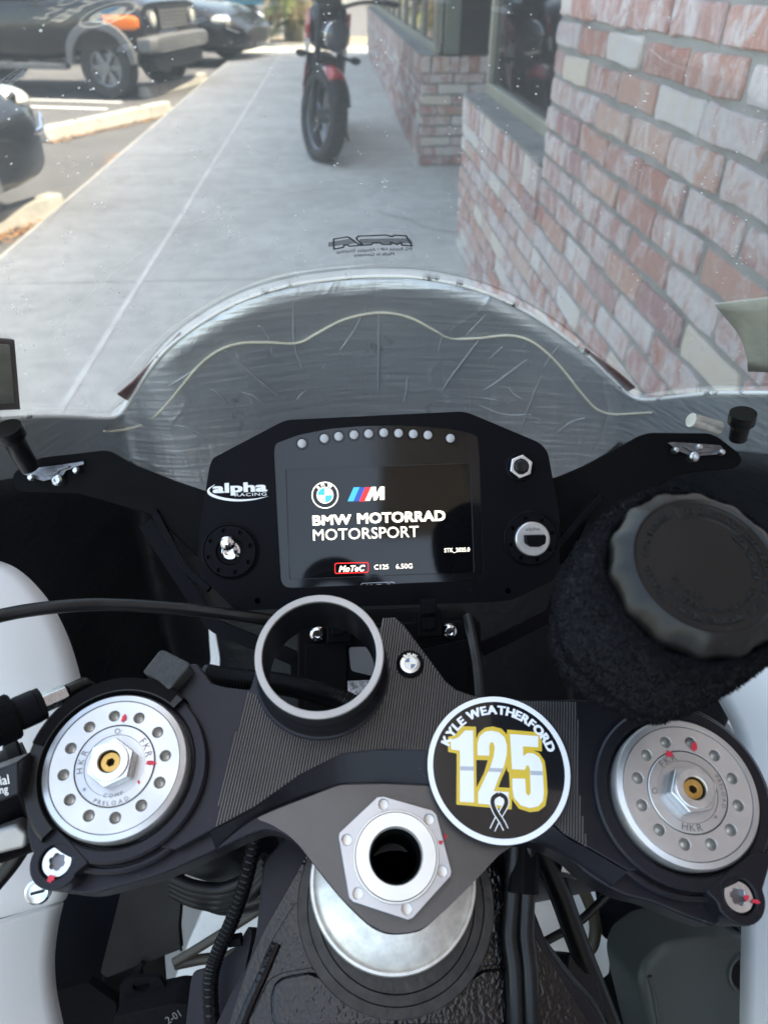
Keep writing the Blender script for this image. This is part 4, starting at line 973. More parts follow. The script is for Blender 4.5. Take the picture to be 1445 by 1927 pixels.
clip([(1253, 834), (1262, 832), (1352, 838), (1360, 850), (1350, 856), (1318, 858), (1306, 862), (1275, 850)], [(1268, 848), (1312, 842), (1354, 852)], (1303, 860))
# rubber bungs of the screen mount
for a, b, r0 in (((16, 812, .405), (56, 880, .424), .0074), ((1397, 784, .415), (1388, 826, .425), .0066)):
    p, q = at(*a), at(*b); d = (q-p).normalized()
    bg_ = part(MB().tube([p, p+d*.004, p+d*.006, p.lerp(q, .6), q], lambda s_: r0*(1.12 if s_ < .3 else .88-.14*s_), 22), 'rubber_bung', M['rubber'], ang=50)
    part(MB().tube([p-d*.0025, p+d*.001], r0*1.10, 24), 'flange', M['rubber'], bg_)
p, q = at(1300, 790, .425), at(1352, 806, .432); part(MB().tube([p, q], .0042, 16), 'mount_boss', M['alu_cast'])

# ---- top clamp
PX = lambda pts, h: ST.poly(pts, h)
HM = -.0095
RH = .0125; ringc = ST.uv(601, 1231, RH); r_o = abs(ST.uv(722.5, 1235, RH)[0]-ringc[0]); r_i = r_o*.872
MAIN = [(335, 1268), (346, 1250), (372, 1249), (400, 1286), (425, 1293), (470, 1298), (458, 1262), (460, 1215), (476, 1168), (512, 1128), (558, 1104), (601, 1097), (652, 1103), (694, 1126), (722, 1157), (743, 1160), (760, 1175), (790, 1215), (838, 1280), (858, 1297), (890, 1308), (940, 1315), (1000, 1318), (1090, 1316), (1160, 1325), (1230, 1420), (1260, 1560), (1230, 1640), (1180, 1640), (1113, 1600), (1060, 1570), (1010, 1520), (960, 1460), (900, 1428), (830, 1416), (722, 1412), (645, 1420), (565, 1460), (480, 1520), (395, 1565), (330, 1600), (260, 1590), (230, 1450), (260, 1330)]
mu = PX(MAIN, HM); mu = mu[:6]+[(ringc[0]+(r_o+.0027)*math.cos(math.radians(a)), ringc[1]+(r_o+.0027)*math.sin(math.radians(a))) for a in range(186, 38, -6)]+mu[15:]
clamp = link('triple_clamp', plate_mesh(ST, mu, [circ(ringc, r_i+.0007, 80)], -.017, HM, 'triple_clamp', M['anod']), moto, bevel=.0008, seg=3)
TNG = sp2([(70, 1655), (110, 1676), (160, 1684), (230, 1668), (306, 1645), (399, 1604), (472, 1571), (505, 1563), (538, 1573), (562, 1592), (590, 1628), (640, 1690), (690, 1739), (720, 1756), (745, 1760), (775, 1757), (800, 1747), (840, 1711), (900, 1650), (938, 1608), (966, 1590), (1000, 1585), (1033, 1596), (1073, 1619), (1113, 1652), (1173, 1685), (1228, 1700), (1293, 1727), (1345, 1745)], 4)+[(1400, 1700), (1300, 1480), (1150, 1420), (1000, 1500), (840, 1440), (645, 1440), (560, 1470), (400, 1500), (300, 1540), (140, 1560)]
link('clamp_tongue', plate_mesh(ST, PX(TNG, -.0165), [circ(ST.uv(745, 1611, -.008), .0106, 40)], -.036, -.0165, 'clamp_tongue', M['anod']), clamp, bevel=.0012, seg=3)
SCC = ST.uv(745, 1611, -.008)
TW = [(480, 1541), (530, 1520), (590, 1497), (640, 1478), (722, 1476), (812, 1480), (880, 1497), (960, 1560), (975, 1583), (966, 1592), (938, 1610), (900, 1652), (840, 1712), (800, 1746), (775, 1755), (745, 1758), (720, 1754), (690, 1737), (640, 1688), (590, 1626), (562, 1590), (540, 1570), (510, 1552)]
link('tongue_face', plate_mesh(ST, rpoly(PX(TW, -.0155), .002), [circ(SCC, .0106, 40)], -.0168, -.0155, 'tongue_face', M['anod_warm']), clamp, bevel=.0005)
# sloped step between the ribbed plate and the tongue
ua = [(395, 1566), (480, 1520), (565, 1460), (645, 1420), (722, 1412), (830, 1416), (900, 1428), (960, 1460), (1010, 1522), (1060, 1572), (1113, 1602), (1180, 1642)]
la = [(405, 1600), (482, 1540), (590, 1496), (645, 1477), (722, 1475), (812, 1479), (880, 1496), (940, 1535), (985, 1580), (1033, 1594), (1073, 1617), (1150, 1670)]
rws = []
A_ = spline([V((*ST.uv(x, y, HM), 0)) for x, y in ua], 4); B_ = spline([V((*ST.uv(x, y, -.0165), 0)) for x, y in la], 4)
for a, b in zip(A_, B_): rws.append([ST.p(a.x, a.y, HM-.0002), ST.p(a.x*.9+b.x*.1, a.y*.9+b.y*.1, HM-.0008), ST.p(a.x*.25+b.x*.75, a.y*.25+b.y*.75, -.0150), ST.p(b.x, b.y, -.0166), ST.p(b.x, b.y, -.020)])
part(MB().grid(rws), 'clamp_step', M['anod'], clamp, ang=50)
# machined ribs, each a real ridge running fore and aft
RZ = [(468, 1303), (490, 1310), (560, 1330), (640, 1330), (700, 1290), (715, 1240), (716, 1190), (722, 1164), (742, 1163), (758, 1178), (788, 1217), (836, 1282), (857, 1300), (889, 1311), (940, 1318), (1000, 1321), (1085, 1322), (1092, 1400), (1088, 1470), (1100, 1560), (1108, 1597), (1060, 1567), (1010, 1517), (960, 1457), (900, 1425), (830, 1413), (722, 1409), (645, 1417), (565, 1457), (480, 1517), (402, 1559), (432, 1420)]
RA_ = math.radians(-6); rcs, rsn = math.cos(RA_), math.sin(RA_); RFR = Frame(ST.o, ST.ex*rcs+ST.ey*rsn, ST.ey*rcs-ST.ex*rsn)
ruv = RFR.poly(RZ, HM); us = [p[0] for p in ruv]; pitch = .00110; m = MB(); k = 0; u = min(us)+pitch/2
bh = [circ(RFR.uv(771.5, 1249.5, HM+.001), .0060, 24)]
def spans(u, poly):
    vsx = []
    for i in range(len(poly)):
        (x1, y1), (x2, y2) = poly[i-1], poly[i]
        if (x1 > u) != (x2 > u): vsx.append(y1+(u-x1)*(y2-y1)/(x2-x1))
    vsx.sort(); return list(zip(vsx[0::2], vsx[1::2]))
nrib = 0; rcirc = circ((ringc[0]*rcs+ringc[1]*rsn, ringc[1]*rcs-ringc[0]*rsn), r_o+.0029, 64)
while u < max(us):
    for a, b in spans(u, ruv):
        segs = [(a, b)]
        for q in spans(u, bh[0])+spans(u, rcirc):
            segs = [z for s_ in segs for z in ([s_] if q[1] < s_[0] or q[0] > s_[1] else [(s_[0], max(s_[0], q[0])), (min(s_[1], q[1]), s_[1])])]
        for a2, b2 in segs:
            if b2-a2 < .0006: continue
            F = Frame(RFR.p(u, 0, HM), RFR.ex, RFR.ey); w1, w2 = pitch*.44, pitch*.16; hh = .00032
            m.add([F.p(-w1, a2), F.p(w1, a2), F.p(w1, b2), F.p(-w1, b2), F.p(-w2, a2, hh), F.p(w2, a2, hh), F.p(w2, b2, hh), F.p(-w2, b2, hh)], [(0, 1, 5, 4), (1, 2, 6, 5), (2, 3, 7, 6), (3, 0, 4, 7), (4, 5, 6, 7)]); nrib += 1
    u += pitch
stuff(part(m, 'machined_rib', M['anod_warm'], clamp, ang=20))
# pinch ears and collars round both forks
for s in (-1, 1):
    fc = (s*.107, .028)
    ec = ST.uv(105, 1622, -.005) if s < 0 else ST.uv(1392, 1688, -.005)
    part(MB().lathe(ST, fc, [(.0362, -.034), (.0362, -.0108), (.0354, -.0100), (.0343, -.0100), (.0338, -.0118), (.0275, -.0118)], 72), 'clamp_body', M['anod'], clamp)
    part(MB().lathe(ST, fc, [(.0332, -.0118), (.0332, -.0062), (.0324, -.0054), (.0290, -.0054), (.0282, -.0062), (.0278, -.012)], 72), 'fork_collar', M['anod'], clamp)
    # neck that ties the ear to the collar
    d = V((ec[0]-fc[0], ec[1]-fc[1], 0)); L_ = d.length; d.normalize(); nn = V((-d.y, d.x, 0))
    def pt(a, b): q = V((*fc, 0))+d*a+nn*b; return (q.x, q.y)
    sg = -1 if s < 0 else 1
    side = [pt(.031, sg*-.0105), pt(.036, sg*-.0086)]+[(ec[0]+.0092*math.cos(math.atan2(d.y, d.x)+a), ec[1]+.0092*math.sin(math.atan2(d.y, d.x)+a)) for a in [(-sg)*(1.45-2.9*k/14) for k in range(15)]]+[pt(.037, sg*.0105), pt(.033, sg*.0155), pt(.0292, sg*.0190), pt(.026, sg*.014), pt(.0285, 0)]
    hole = circ(ec, .0058, 28)
    ears = link('pinch_ear', plate_mesh(ST, side, [hole], -.030, -.0050, 'pinch_ear', M['anod']), clamp, bevel=.0009, seg=3)
    b = part(MB().lathe(ST, ec, [(.0055, -.012), (.0055, -.0066), (.0050, -.0060), (.0030, -.0060)], 32), 'pinch_bolt', M['steel'], clamp)
    star = [(ec[0]+(.0034 if k % 2 else .0024)*math.cos(math.pi*k/6+.3), ec[1]+(.0034 if k % 2 else .0024)*math.sin(math.pi*k/6+.3)) for k in range(12)]
    link('bolt_head', plate_mesh(ST, circ(ec, .0050, 32), [star], -.0085, -.0061, 'bolt_head', M['steel']), clamp, bevel=.0002)
    part(MB().lathe(ST, ec, [(.0036, -.0084), (0, -.0088)], 16), 'bolt_socket', M['clip'], clamp)
# red witness marks
def mark(F, c, l, wd, ang, h, parent):
    r = random.Random(int(c[0]*1e5)); n = 14; pts = []
    for k in range(n):
        a = 2*math.pi*k/n; q = r.uniform(.6, 1.15); x, y = l*q*math.cos(a), wd*q*math.sin(a); pts.append((c[0]+x*math.cos(ang)-y*math.sin(ang), c[1]+x*math.sin(ang)+y*math.cos(ang)))
    return part(MB().prism(F, pts, h-.0002, h+.00015), 'paint_mark', M['red_mark'], parent)
mark(ST, ST.uv(96, 1654, -.005), .0019, .0013, .4, -.0049, clamp); mark(ST, ST.uv(1422, 1697, -.005), .0016, .0009, -.1, -.0049, clamp); mark(ST, ST.uv(1405, 1690, -.006), .0010, .0012, -.1, -.0060, clamp)
# hollow switch tube standing on the clamp
hr = link('switch_tube', plate_mesh(ST, circ(ringc, r_o, 80), [circ(ringc, r_i+.0003, 80)], -.016, RH-.0019, 'switch_tube', M['anod']), clamp, bevel=.0006, seg=3)
link('tube_rim', plate_mesh(ST, circ(ringc, r_o, 80), [circ(ringc, r_i+.0002, 80)], RH-.0018, RH, 'tube_rim', M['ring_grey']), clamp, bevel=.0005, seg=2)
part(MB().lathe(ST, ringc, [(r_o+.0001, .0), (r_o+.0003, -.0055), (r_o+.0014, -.0084), (r_o+.0020, HM+.0005), (r_o+.0026, HM+.0005), (r_o+.0028, HM-.0004)], 80), 'tube_fillet', M['anod'], clamp, ang=50)
# enamel badge
bc = ST.uv(771.5, 1249.5, HM+.001)
part(MB().lathe(ST, bc, [(.0056, HM), (.0056, HM+.0016), (.0050, HM+.0022), (.0042, HM+.0020), (.0040, HM+.0012)], 40), 'badge_rim', M['black_plastic'], clamp)
part(MB().lathe(ST, bc, [(.0041, HM+.0013), (.003, HM+.00145), (0, HM+.0015)], 32), 'badge_disc', M['steel'], clamp)
part(MB().lathe(ST, bc, [(.0028, HM+.0015), (.0028, HM+.0019), (.0023, HM+.0019), (.0023, HM+.0015)], 32), 'badge_ring', M['print_ivory'], clamp)
for k in range(4):
    pts = [(bc[0], bc[1])]+[(bc[0]+.0023*math.cos(math.radians(90*k+9*j)), bc[1]+.0023*math.sin(math.radians(90*k+9*j))) for j in range(11)]
    part(MB().prism(ST, pts, HM+.0014, HM+.0017), 'badge_quarter', M['print_blue' if k in (1, 3) else 'st_white'], clamp)
part(MB().box(ST, bc[0]-.0024, bc[0]+.0024, bc[1]-.0003, bc[1]+.0003, HM+.0016, HM+.0019).box(ST, bc[0]-.0003, bc[0]+.0003, bc[1]-.0024, bc[1]+.0024, HM+.0016, HM+.00192), 'badge_cross', M['print_ivory'], clamp)
text_arc(ST, bc, 'BMW', .0036, .0019, 140, 40, HM+.0022, 'badge_letters', M['print_ivory'], clamp, .05)
# clip-on clamp ring over the left fork with its lug
fl_ = (-.107, .028)
m = MB().lathe(ST, fl_, [(.0342, -.012), (.0342, -.0030), (.0330, -.0015), (.0285, -.0015), (.0282, -.004)], 64, math.radians(52), math.radians(232))
bar = part(m, 'clip_on_clamp', M['rubber'], bevel=.0004)
rb_ = MB()
for k in range(96):
    a = math.radians(58+110*k/95); c_, s_ = math.cos(a), math.sin(a)
    G = Frame(ST.p(fl_[0], fl_[1], -.0015), ST.ex*c_+ST.ey*s_, ST.ey*c_-ST.ex*s_); rb_.box(G, .0292, .0336, -.0003, .0003, 0, .00045)
stuff(part(rb_, 'knurl_ridge', M['black_plastic'], bar, ang=20))
LUG = PX([(268, 1265), (299, 1225), (308, 1223), (356, 1247), (357, 1254), (318, 1300), (296, 1280)], -.001)
part(MB().prism(ST, LUG, -.016, -.0008), 'clamp_lug', pm('grained_black', (.028, .028, .029), .75, bump=(700, .6, .0008), var=(300, .4)), bar, bevel=.0008)
# fork caps
def fork_cap(s):
    c = (s*.107, .028); cap = part(MB().lathe(ST, c, [(.0266, -.016), (.0270, -.0022), (.0262, -.0008), (.0242, -.0002), (.0240, -.0006)], 96), 'fork_cap', M['alu'])
    a0 = .23 if s < 0 else .30
    hs = [circ((c[0]+.0186*math.cos(a0+2*math.pi*k/12), c[1]+.0186*math.sin(a0+2*math.pi*k/12)), .00205, 16) for k in range(12)]
    link('cap_face', plate_mesh(ST, circ(c, .0239, 96), [circ(c, .0149, 72)]+hs, -.0036, -.0006, 'cap_face', M['alu']), cap, bevel=.00025)
    for k in range(12):
        q = (c[0]+.0186*math.cos(a0+2*math.pi*k/12), c[1]+.0186*math.sin(a0+2*math.pi*k/12))
        part(MB().lathe(ST, q, [(.00206, -.0034), (.0016, -.0040), (0, -.0052)], 16), 'drilled_hole', M['alu_hole'], cap)
    part(MB().lathe(ST, c, [(.0147, -.0036), (.0146, -.0008), (.0143, -.0005), (.0112, -.0003), (.0110, -.0007), (0, -.0007)], 72), 'preload_dial', M['alu'], cap)
    rot = .5 if s < 0 else .18
    hx = plate_mesh(ST, circ(c, .0090, 6, rot), [circ(c, .0042, 28)], -.0008, .0058, 'hex_nut', M['steel'])
    link('hex_nut', hx, cap, bevel=.0007, seg=2)
    link('nut_top', plate_mesh(ST, circ(c, .0071, 36), [circ(c, .0040, 28)], .0050, .0068, 'nut_top', M['steel']), cap, bevel=.0005)
    link('adjuster_screw', plate_mesh(ST, circ(c, .0036, 28), [circ(c, .0015, 6, .4)], .0010, .0048, 'adjuster_screw', M['brass']), cap, bevel=.0003)
    part(MB().lathe(ST, c, [(.0040, .0012), (.0, .0010)], 20), 'screw_socket', M['engine'], cap)
    e = M['engraved']; hh = -.00022
    def et(txt, ang, r, size, inward=False, span=None):
        text_arc(ST, c, txt, r, size*1.12, (ang[0]+ang[1])/2+(ang[0]-ang[1])*.41, (ang[0]+ang[1])/2-(ang[0]-ang[1])*.41, hh, 'engraving', e, cap, .0, inward, 1.0)
    if s < 0:
        et('HKR', (205, 150), .0127, .0030); et('FKR', (55, 10), .0127, .0032); et('O:', (104, 88), .0125, .0026)
        et('COMP', (255, 305), .0108, .0018, True); et('PRELOAD', (242, 312), .0134, .0019, True); et('+', (218, 232), .0128, .0028, True)
        for (x, y, l, wd, an) in ((233, 1352, .0009, .0016, 0), (285, 1436, .0022, .0011, 0), (261, 1472, .0005, .0008, .5)): mark(ST, ST.uv(x, y, -.0002), l, wd, an, -.0002, cap)
    else:
        et('FKR', (140, 95), .0127, .0032); et('HKR', (245, 290), .0125, .0032, True); et('O:', (188, 172), .0125, .0026)
        et('REB', (30, -5), .0105, .0018); et('PRELOAD', (35, -30), .0133, .0018); et('+', (-38, -50), .0122, .0028)
        for (x, y, l, wd, an) in ((1259, 1419, .0012, .0015, .3), (1306, 1405, .0012, .0021, -.25)): mark(ST, ST.uv(x, y, -.0002), l, wd, an, -.0002, cap)
    part(MB().lathe(ST, c, [(.0262, -.36), (.0262, -.037)], 40), 'fork_tube', M['engine'], cap)
    return cap
fork_cap(-1); fork_cap(1)
# steering stem nut
nv = PX([(637, 1577), (638, 1568), (710, 1500), (722, 1499), (814, 1525), (822, 1533), (850, 1640), (848, 1650), (777, 1729), (768, 1732), (664, 1698), (657, 1690)], -.0105)
sc_c = (0.0, 0.0); wr = abs(ST.uv(826, 1611, -.008)[0]-ST.uv(745, 1611, -.008)[0]); sc_c = ST.uv(745, 1611, -.008)
hs = [circ(ST.uv(*p, -.0105), .0019, 16) for p in ((722, 1514), (808, 1542), (833, 1640), (766, 1711), (674, 1682), (653, 1581))]
stem = link('stem_nut', plate_mesh(ST, nv, [circ(sc_c, wr*.8, 48)]+hs, -.0155, -.0105, 'stem_nut', M['alu_plate']), moto, bevel=.0006, seg=2)
for p in ((722, 1514), (808, 1542), (833, 1640), (766, 1711), (674, 1682), (653, 1581)):
    q = ST.uv(*p, -.0105); part(MB().lathe(ST, q, [(.0019, -.0125), (0, -.0128)], 14), 'nut_hole', M['alu_white'], stem)
part(MB().lathe(ST, sc_c, [(wr, -.0106), (wr, -.0082), (wr*.985, -.0078), (wr*.955, -.0078), (wr*.945, -.0088)], 72), 'nut_collar', M['alu_white'], stem)
part(MB().lathe(ST, sc_c, [(wr*.944, -.0092), (wr*.93, -.0070), (wr*.63, -.0070), (wr*.61, -.0078), (wr*.60, -.0110)], 72), 'stem_top', M['alu_white'], stem)
part(MB().lathe(ST, sc_c, [(wr*.60, -.0105), (wr*.54, -.013), (wr*.53, -.30), (0, -.301)], 56), 'stem_bore', M['void'], stem)
mark(ST, ST.uv(829, 1586, -.0105), .0009, .0009, 0, -.0104, stem); mark(ST, ST.uv(838, 1575, -.0155), .0006, .0012, 0, -.0153, stem)
# bearing cap and dark dust disc on the frame head
HWn = -.044; wc = ST.uv(740, 1655, HWn); r_w = abs(ST.uv(897, 1655, HWn)[0]-wc[0])
bcap = part(MB().lathe(ST, wc, [(r_w, -.056), (r_w, HWn-.0012), (r_w*.985, HWn), (r_w*.955, HWn+.0002), (r_w*.93, HWn-.001), (r_w*.55, HWn+.0074), (r_w*.47, HWn+.0075)], 96), 'bearing_cap', M['alu_cast'])
q = ST.uv(786, 1760, HWn+.002); part(MB().lathe(ST, q, [(.0010, HWn+.0), (.0010, HWn+.004), (.0005, HWn+.0045), (0, HWn+.003)], 12), 'roll_pin', M['steel'], bcap)
HD = -.052; dc = ST.uv(745, 1697, HD); r_d = abs(ST.uv(930, 1697, HD)[0]-dc[0])
hd = part(MB().lathe(ST, dc, [(r_d, -.075), (r_d, HD-.001), (r_d*.99, HD), (r_d*.90, HD), (r_d*.895, HD-.0003), (r_d*.885, HD), (r_d*.80, HD+.0001), (r_d*.795, HD-.0003), (r_d*.785, HD+.0002), (r_d*.47, HD+.0004)], 96), 'head_disc', pm('machined_black', (.030, .029, .028), .38, metal=.7, bump=(420, .25, .0008), var=(200, .25)))
# ---- cast frame
HF = -.066
def fpart(pts, h0, h1, name, mat, bev, par=None, rnd_=.004): return part(MB().prism(ST, rpoly(PX(pts, h1), rnd_), h0, h1), name, M[mat], par, bevel=bev, seg=3)
frame = link('frame_head', plate_mesh(ST, rpoly(PX([(600, 1560), (560, 1640), (500, 1745), (470, 1810), (440, 1900), (405, 2020), (1170, 2020), (1090, 1900), (1030, 1800), (960, 1690), (900, 1560)], HF), .004), [circ(sc_c, wr*.62, 32)], -.14, HF, 'frame_head', M['cast']), moto, bevel=.004, seg=3)
fpart([(515, 1852), (530, 1840), (590, 1828), (640, 1862), (700, 1896), (748, 1908), (750, 1935), (512, 1935), (508, 1880)], HF-.003, HF+.0028, 'cast_pad', 'cast', .0016, frame)
fpart([(764, 1908), (830, 1885), (880, 1845), (905, 1826), (956, 1822), (958, 1935), (764, 1935)], HF-.003, HF+.0026, 'cast_pad', 'cast', .0016, frame)
fpart([(560, 1690), (585, 1760), (620, 1815), (590, 1822), (530, 1832), (506, 1845), (470, 1920), (455, 1925), (500, 1790)], HF-.003, HF+.0016, 'cast_pad', 'cast', .0014, frame)
fpart([(905, 1760), (930, 1720), (955, 1690), (957, 1815), (900, 1820), (885, 1815)], HF-.003, HF+.0016, 'cast_pad', 'cast', .0014, frame)
part(MB().tube([ST.p(*ST.uv(x, y, HF+.002), HF+.002) for x, y in ((520, 1775), (495, 1835), (470, 1890), (452, 1935))], .0022, 8), 'cast_seam', M['cast'], frame)
fpart([(545, 1570), (585, 1590), (560, 1690), (515, 1790), (470, 1870), (420, 1975), (385, 1975), (440, 1860), (468, 1815), (482, 1760), (495, 1620)], -.135, -.078, 'frame_beam', 'anod', .003, frame)
fpart([(345, 1975), (358, 1850), (364, 1828), (400, 1818), (440, 1790), (470, 1740), (476, 1760), (462, 1830), (420, 1975)], -.20, -.145, 'beam_shield', 'anod', .004, frame)
fpart([(940, 1590), (1000, 1590), (1000, 1700), (1035, 1790), (1110, 1890), (1170, 1990), (1100, 1990), (1000, 1830)], -.14, -.078, 'frame_beam', 'anod', .004, frame)
fpart([(1070, 1790), (1098, 1798), (1120, 1815), (1128, 1860), (1136, 1900), (1150, 1990), (1050, 1990)], -.20, -.15, 'beam_shield', 'anod', .004, frame)
# tank lip
tp = []
for k in range(9):
    a = k/8; row = []
    for j in range(13):
        x = 560+j*34; y = 1919+((x-765)/110.0)**2*9+a*120; row.append(at(x, y, .285-.03*a+.02*(1-a)**6))
    tp.append(row)
part(MB().grid(tp), 'fuel_tank', M['fairing'], thick=.003)

# ---- round race number sticker on the clamp
HS = -.0087
zs = lambda x, y: (780+x/4.516, 1280+y/4.516)
sc0 = ST.uv(938.5, 1444.5, HS); rs_ = (abs(ST.uv(1073, 1444, HS)[0]-ST.uv(805, 1444, HS)[0]))/2
stk = part(MB().lathe(ST, sc0, [(rs_, HS-.0003), (rs_, HS), (0, HS)], 96), 'number_sticker', M['st_black'], label='round black sticker with white border and the number 125 outlined in gold')
part(MB().lathe(ST, sc0, [(rs_*.998, HS+.00002), (rs_*.998, HS+.00006), (rs_*.922, HS+.00006), (rs_*.922, HS+.00002)], 96), 'sticker_border', M['st_white'], stk)
def stp(pts, h, name, mat, sm=0):
    u = ST.poly([zs(*p) for p in pts], HS)
    if sm: u = rpoly(u, sm, 3)
    return part(MB().prism(ST, u, HS-.0001, HS+h), name, M[mat], stk)
G1 = [(405, 393), (522, 398), (527, 1075), (355, 1060), (358, 625), (285, 612), (283, 485), (345, 468)]
W1 = [(430, 430), (497, 430), (505, 1042), (385, 1035), (385, 600), (310, 590), (308, 515), (370, 490)]
G2 = [(511, 680), (514, 520), (545, 450), (600, 405), (665, 395), (740, 415), (790, 470), (812, 560), (808, 650), (780, 750), (735, 850), (712, 914), (805, 918), (828, 925), (825, 1103), (519, 1075), (519, 930), (590, 790), (622, 682)]
W2 = [(535, 640), (535, 540), (552, 480), (600, 440), (660, 432), (720, 447), (765, 490), (785, 560), (782, 640), (760, 730), (715, 830), (672, 945), (800, 955), (797, 1075), (540, 1050), (540, 960), (600, 830), (640, 750), (672, 650), (681, 570), (668, 530), (643, 533), (635, 560), (635, 645)]
G5 = [(785, 422), (1078, 448), (1082, 608), (1010, 598), (1060, 622), (1105, 690), (1120, 800), (1130, 960), (1112, 1070), (1055, 1115), (980, 1125), (885, 1095), (832, 1020), (810, 930), (803, 790), (785, 770)]
W5 = [(810, 460), (1050, 478), (1050, 572), (920, 565), (923, 650), (960, 622), (1010, 625), (1060, 660), (1085, 720), (1090, 800), (1098, 960), (1090, 1030), (1050, 1075), (980, 1090), (900, 1065), (845, 1000), (832, 930), (830, 838), (940, 840), (945, 960), (968, 988), (986, 960), (980, 760), (966, 722), (946, 735), (940, 765), (828, 758)]
for k, (g_, w_) in enumerate(((G1, W1), (G2, W2), (G5, W5))):
    stp(g_, .00004+.00001*k, 'digit_outline', 'st_gold', .0003); stp(w_, .00009, 'digit', 'st_white', .0002)
for q in ([(387, 734), (503, 737), (503, 772), (387, 769)], [(641, 748), (752, 752), (738, 784), (624, 779)], [(983, 772), (1087, 776), (1089, 812), (984, 808)]): stp(q, .00010, 'digit_shade', 'st_grey')
text_arc(ST, sc0, 'KYLE WEATHERFORD', rs_*.805, rs_*.172, 160, 18, HS+.00006, 'sticker_lettering', M['st_white'], stk, .05, False, 1.1)
def ribbon(pts, wd, h, mat):
    P_ = spline([V((*ST.uv(*zs(*p), HS), 0)) for p in pts], 5); wv = wd/4.516*.275/1376; l_, r_ = [], []
    for i, q in enumerate(P_):
        d = (P_[min(i+1, len(P_)-1)]-P_[max(i-1, 0)]).normalized(); s_ = V((-d.y, d.x, 0))*wv/2; l_.append(q+s_); r_.append(q-s_)
    part(MB().grid([[ST.p(a.x, a.y, HS+h), ST.p(b.x, b.y, HS+h)] for a, b in zip(l_, r_)]), 'ribbon', M[mat], stk)
RA = [(716, 972), (672, 1000), (662, 1050), (690, 1125), (738, 1200), (775, 1272)]; RB = [(716, 972), (766, 998), (778, 1050), (748, 1112), (702, 1190), (660, 1276)]
ribbon(RB, 52, .00014, 'st_white'); ribbon(RB, 36, .00016, 'st_black'); ribbon(RA, 52, .00018, 'st_white'); ribbon(RA, 36, .00020, 'st_black')

# ---- brake fluid reservoir with its cap, and the terry band pulled over it
RN = V((.03, -math.sin(math.radians(25)), math.cos(math.radians(25)))).normalized()
rx = (V((1, 0, 0))-RN*RN.x).normalized()
RO = at(1330, 1060, .214)
RF = Frame(RO, rx, RN.cross(rx))
def scallop(prof, n, seg=196, am=.0007):
    mb = MB(); rows = []
    for i in range(seg+1):
        a = 2*math.pi*i/seg; s_ = max(-.5, math.cos(n*a)); row = []
        for r_, h_, k_ in prof: row.append(RF.p((r_+am*k_*s_)*math.cos(a), (r_+am*k_*s_)*math.sin(a), h_))
        rows.append(row)
    return mb.grid(rows)
res = part(MB().lathe(RF, (0, 0), [(.0215, -.016), (.024, -.020), (.024, -.066), (.020, -.070), (0, -.070)], 48), 'brake_reservoir', M['bottle'])
cap = part(scallop([(.0252, -.0155, 1), (.0262, -.0145, 1), (.0264, -.0055, 1), (.0258, -.0040, .9), (.0222, -.0004, .15), (.0216, 0, 0), (.0212, -.0002, 0), (.0208, -.0007, 0), (0, -.0007, 0)], 14), 'reservoir_cap', M['cap_black'], res, ang=30)
hc = -.0007
for txt, r_, sz, a0, a1 in (('SEALED  CONTAINER', .0178, .0024, 215, 112), ('WARNING', .0176, .0026, 98, 40)): text_arc(RF, (0, 0), txt, r_, sz, a0, a1, hc, 'cap_lettering', M['cap_black'], cap, .016, thick=.0005)
for txt, r_, sz, a0, a1 in (('CLEAN FILLER CAP BEFORE', .0178, .0023, 32, -62), ('REMOVING. USE ONLY', .0178, .0023, -68, -138), ('BRAKE FLUID DOT 4 FROM A', .0144, .0021, 205, 330), ('CLEAN CAP FIRST', .0144, .0021, 40, -22), ('USE ONLY', .0112, .0019, 196, 252)):
    text_arc(RF, (0, 0), txt, r_, sz, a0, a1, hc, 'cap_lettering', M['cap_black'], cap, .016, a1 > a0, thick=.0005)
bxs = []
for k in range(33):
    a = math.radians(104-70*k/32); bxs.append((.0198*math.cos(a), .0198*math.sin(a)))
for k in range(33):
    a = math.radians(34+70*k/32); bxs.append((.0155*math.cos(a), .0155*math.sin(a)))
part(MB().tube([RF.p(a, b, hc) for a, b in bxs+bxs[:1]], .00022, 5), 'warning_frame', M['cap_black'], cap)
sock = thing('terry_band', RF.p(0, 0, -.07), 'dark navy terry wristband pulled over the brake reservoir', 'wristband')
prof = [(.0262, -.016), (.0266, -.0105), (.0285, -.0078), (.0308, -.0095), (.0328, -.016), (.0340, -.026), (.0346, -.036), (.0341, -.045), (.0331, -.048), (.0333, -.051), (.0327, -.060), (.0300, -.068), (.026, -.072), (.022, -.071)]
pf = spline([V((.0262+(a-.0262)*.86 if a > .0262 else a, b*.96, 0)) for a, b in prof], 5); rows = []; rr_ = random.Random(11)
from mathutils import noise as MN
SEG = 150
for i in range(SEG):
    a = 2*math.pi*i/SEG; row = []
    for k, q in enumerate(pf):
        p0 = RF.p(q.x*math.cos(a), q.x*math.sin(a), q.y); e = .0010*MN.noise(p0*70)+.0007*MN.noise(p0*260)+.0005*MN.noise(p0*700)
        fold = .0012*math.sin(5*a+q.y*60)*(.3+.7*k/len(pf)); row.append(RF.p((q.x+e+fold)*math.cos(a), (q.x+e+fold)*math.sin(a), q.y+.0015*math.sin(2*a+1)*(k/len(pf))))
    rows.append(row)
rows.append(rows[0])
band = part(MB().grid(rows), 'band', M['terry'], sock, ang=80)
m = MB()
